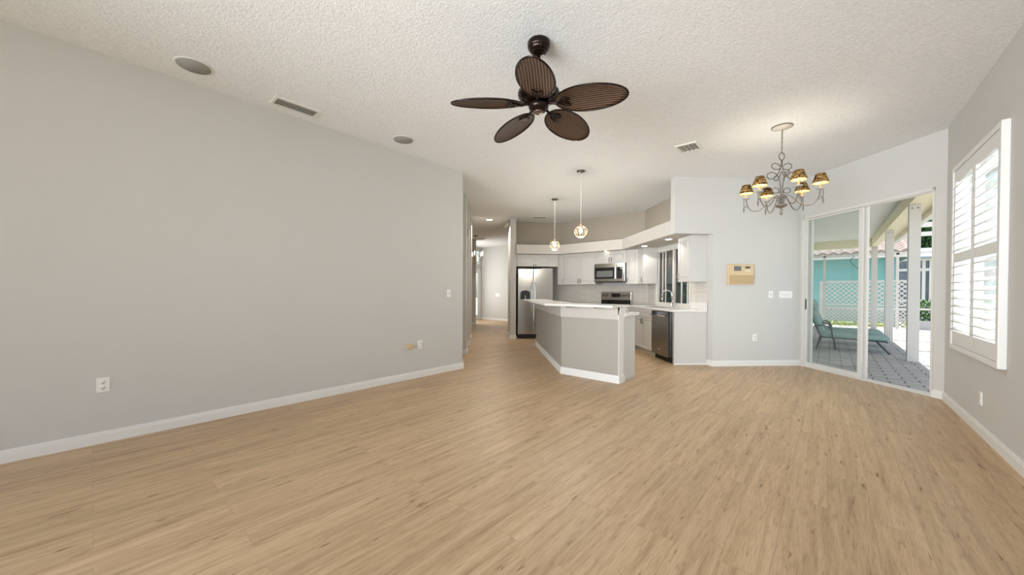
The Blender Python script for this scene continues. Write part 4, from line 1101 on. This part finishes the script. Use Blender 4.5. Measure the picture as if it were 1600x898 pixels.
# loungers
def lounger(loc, label):
    t = thing('chaise_lounge', label, 'lounge chair', loc, 0, 'chaise lounges side by side on the patio')
    w_ = .31
    f = MB()
    for s in (-w_, w_):
        f.tube([(-.37, s, .98), (-.14, s, .33), (-.08, s, .27), (.88, s, .25), (.92, s, .23)], .014, 8)
    for x in (-.06, .2, .6, .9): f.tube([(x, -w_, .26), (x, w_, .26)], .011, 6)
    f.tube([(-.37, -w_, .98), (-.37, w_, .98)], .014, 8)
    f.build('frame', 'chair_metal', t)
    for s in (-w_ - .02, w_ + .02):
        MB().tube([(-.23, s, .50), (-.17, s, .525), (-.08, s, .53), (.01, s, .505), (.06, s, .42), (.09, s, .22), (.13, s, .005)], [.013] * 7, 8).build('armrest', 'chair_metal', t)
        MB().tube([(-.10, s, .27), (-.15, s, .15), (-.19, s, .005)], .012, 8).build('rear_leg', 'chair_metal', t)
        MB().tube([(.74, s * .95, .26), (.85, s * .95, .12), (.95, s * .95, .005)], .013, 8).build('foot_leg', 'chair_metal', t)
    def cushion(nm, pts, th=.10):
        mb = MB(); n = len(pts)
        # soft slab along a path
        sec = [(-w_, -.5), (-w_ - .012, 0), (-w_, .5), (-w_ * .6, .62), (0, .66), (w_ * .6, .62), (w_, .5), (w_ + .012, 0), (w_, -.5), (0, -.5)]
        rings = []
        for i, (x, z) in enumerate(pts):
            x0, z0 = pts[max(i - 1, 0)]; x1, z1 = pts[min(i + 1, n - 1)]
            d = Vector((x1 - x0, 0, z1 - z0)).normalized(); nn = Vector((-d.z, 0, d.x))
            k = .55 if i in (0, n - 1) else 1
            rings.append([mb.bm.verts.new(Vector((x, y, z)) + nn * (th * (v * k + .5))) for y, v in sec])
        for A_, B_ in zip(rings, rings[1:]):
            for j in range(len(sec)): mb._f([A_[j], A_[(j + 1) % len(sec)], B_[(j + 1) % len(sec)], B_[j]], True)
        mb._f(rings[0]); mb._f(rings[-1][::-1])
        return mb.build(nm, 'cushion', t)
    cushion('seat_cushion', [(-.13, .275), (-.10, .272), (.0, .268), (.02, .262), (.04, .268), (.33, .266), (.35, .260), (.37, .266), (.62, .264), (.64, .258), (.66, .262), (.90, .26), (.94, .258)])
    cushion('back_cushion', [(-.145, .33), (-.155, .36), (-.25, .62), (-.257, .635), (-.265, .655), (-.36, .95), (-.37, .98)][::-1])
    cushion('pillow', [(-.262, .83), (-.272, .86), (-.335, 1.01), (-.35, 1.04)][::-1], .09)
    return t
lounger((-.03, 10.85, G), 'sage cushioned chaise lounge nearer the slider')
lounger((-.03, 12.05, G), 'sage cushioned chaise lounge behind the nearer one')

# neighbouring house
nh = thing('neighbor_house', 'turquoise stucco house with white tile roof beyond the lattice', 'house', (0, 21.5, -.3))
MB().box(-12, 2.05, 0, .3, 0, 3.1).build('wall', 'turq', nh)
MB().box(1.75, 2.05, .3, 5.2, 0, 3.1).build('side_wall', 'turq', nh)
fa_ = MB(); fa_.box(-12.5, 2.45, -.62, -.56, 2.92, 3.16); fa_.box(2.39, 2.45, -.6, 5.5, 2.92, 3.16); fa_.box(-12.5, 2.45, -.6, 0, 2.94, 3.0)
fa_.build('fascia', 'alu', nh)
rt = MB()
def tile_rows(mb, x0, x1, rows):
    n = int((x1 - x0) / .045)
    for r in range(rows):
        y0 = -.68 + r * .34; z0 = 3.19 + r * .115
        R_ = []
        for (yy, zz) in ((y0 + .03, z0 - .10), (y0, z0 + .0), (y0 + .38, z0 + .115)):
            L = []
            for i in range(n + 1):
                x = x0 + (x1 - x0) * i / n + (0) ; wv = .05 * math.sin(2 * PI * x / .36)
                L.append(mb.bm.verts.new((x, yy, zz + wv)))
            R_.append(L)
        for A_, B_ in zip(R_, R_[1:]):
            for i in range(n): mb._f([A_[i], A_[i + 1], B_[i + 1], B_[i]], True)
tile_rows(rt, -6, 2.5, 9)
rt.build('tile_roof', 'tile_roof', nh, fix=False)
MB().hexa([(-12, -.6, 3.05), (2.4, -.6, 3.05), (2.4, 5, 3.05), (-12, 5, 3.05), (-12, -.6, 3.1), (2.4, -.6, 3.1), (2.2, 4, 4.6), (-12, 4, 4.6)]).build('roof_deck', 'roof_grey', nh)
MB().tube([(1.78, -.5, 3.0), (1.78, -.1, 2.85), (1.78, -.06, 2.7), (1.78, -.06, .2)], .05, 8).build('downspout', 'alu', nh)
cbk = MB().tube([(1.18, 20.9, 3.0), (.80, 20.88, 2.78), (.62, 20.88, 2.55), (.66, 20.88, 2.42), (.95, 20.9, 2.1), (1.2, 20.92, 1.95)], .014, 6).build('hanging_cable', 'chair_metal')
tag(cbk, 'black looping cable hanging in front of the turquoise wall', 'cable')
# second building with window band
ph = thing('pool_house', 'white framed building with blue windows and pale roof behind the patio posts', 'building', (0, 28, -.3))
MB().box(2.6, 13, .1, .4, 0, 3.3).build('wall', 'bluewin', ph)
gr = MB()
for zz in (0.0, 1.0, 2.62, 3.15): gr.box(2.6, 13, 0, .12, zz, zz + .14)
for xx in (2.6, 3.55, 3.8, 4.9, 5.9, 6.9, 7.9, 9, 10.5, 12): gr.box(xx, xx + .12, -.01, .13, 0, 3.25)
gr.build('window_frames', 'alu', ph)
MB().box(3.92, 4.9, .05, .09, 2.1, 2.6).build('upper_window', 'redwin', ph); MB().box(5.02, 5.9, .05, .09, 2.1, 2.6).build('upper_window', 'redwin', ph)
MB().hexa([(2.2, -.4, 3.3), (13, -.4, 3.3), (13, 6, 3.3), (2.2, 6, 3.3), (2.2, -.4, 3.36), (13, -.4, 3.36), (13, 5, 4.2), (3.4, 5, 4.2)]).build('roof', 'roof_pale', ph)

def foliage(name, c, rad, n, size, m, label, cat, trunk=None, group=None):
    t = thing(name, label, cat, c, 0, group)
    mb = MB()
    for i in range(n):
        u = Vector((random.gauss(0, 1), random.gauss(0, 1), random.gauss(0, 1))).normalized() * (random.random() ** .35)
        p = Vector((u.x * rad[0], u.y * rad[1], u.z * rad[2] + rad[2] + (trunk or 0)))
        if trunk is None:   # clipped, box-like hedge
            p = Vector((random.uniform(-1, 1) * rad[0], random.uniform(-1, 1) * rad[1], random.random() * 2 * rad[2]))
        a = Vector((random.gauss(0, 1), random.gauss(0, 1), random.gauss(0, 1))).normalized(); b = a.orthogonal().normalized()
        s = size * random.uniform(.6, 1.3)
        vs = [mb.bm.verts.new(p + a * s), mb.bm.verts.new(p + b * s * .45), mb.bm.verts.new(p - a * s), mb.bm.verts.new(p - b * s * .45)]
        mb._f(vs)
    mb.build('foliage', m, t, fix=False)
    if trunk is not None:
        MB().tube([(0, 0, 0), (.05, 0, trunk * .6), (-.03, .05, trunk + rad[2] * .9)], [.16, .12, .06], 8).build('trunk', 'bark', t)
    else:
        sm = MB()
        for k in range(max(2, int(rad[0] * 3))):
            x = -rad[0] + 2 * rad[0] * (k + .5) / max(2, int(rad[0] * 3)); sm.tube([(x, 0, 0), (x + .03, 0, rad[2] * 1.5)], [.025, .012], 6)
        sm.build('stems', 'bark', t)
    return t
foliage('hedge', (4.4, 20.0, -.3), (2.0, .35, .62), 5200, .07, 'leaf', 'clipped green hedge beyond the pool screen, right of the posts', 'hedge')
foliage('hedge', (4.9, 20.85, .55), (1.7, .2, .30), 1600, .06, 'leafyellow', 'yellow-green bush top rising behind the clipped hedge', 'hedge')
foliage('shrub', (.75, 18.75, -.3), (.85, .2, .2), 900, .05, 'leafyellow', 'low yellow-green shrub at the foot of the lattice', 'shrub')
foliage('shrub', (2.35, 18.75, -.3), (.35, .2, .26), 500, .05, 'leafyellow', 'low yellow-green shrub beside the far patio post', 'shrub')
foliage('tree', (5.3, 37.5, -.3), (2.0, 1.8, 1.25), 6000, .16, 'treeleaf', 'dark green tree above the pale roof of the pool house', 'tree', trunk=4.5)
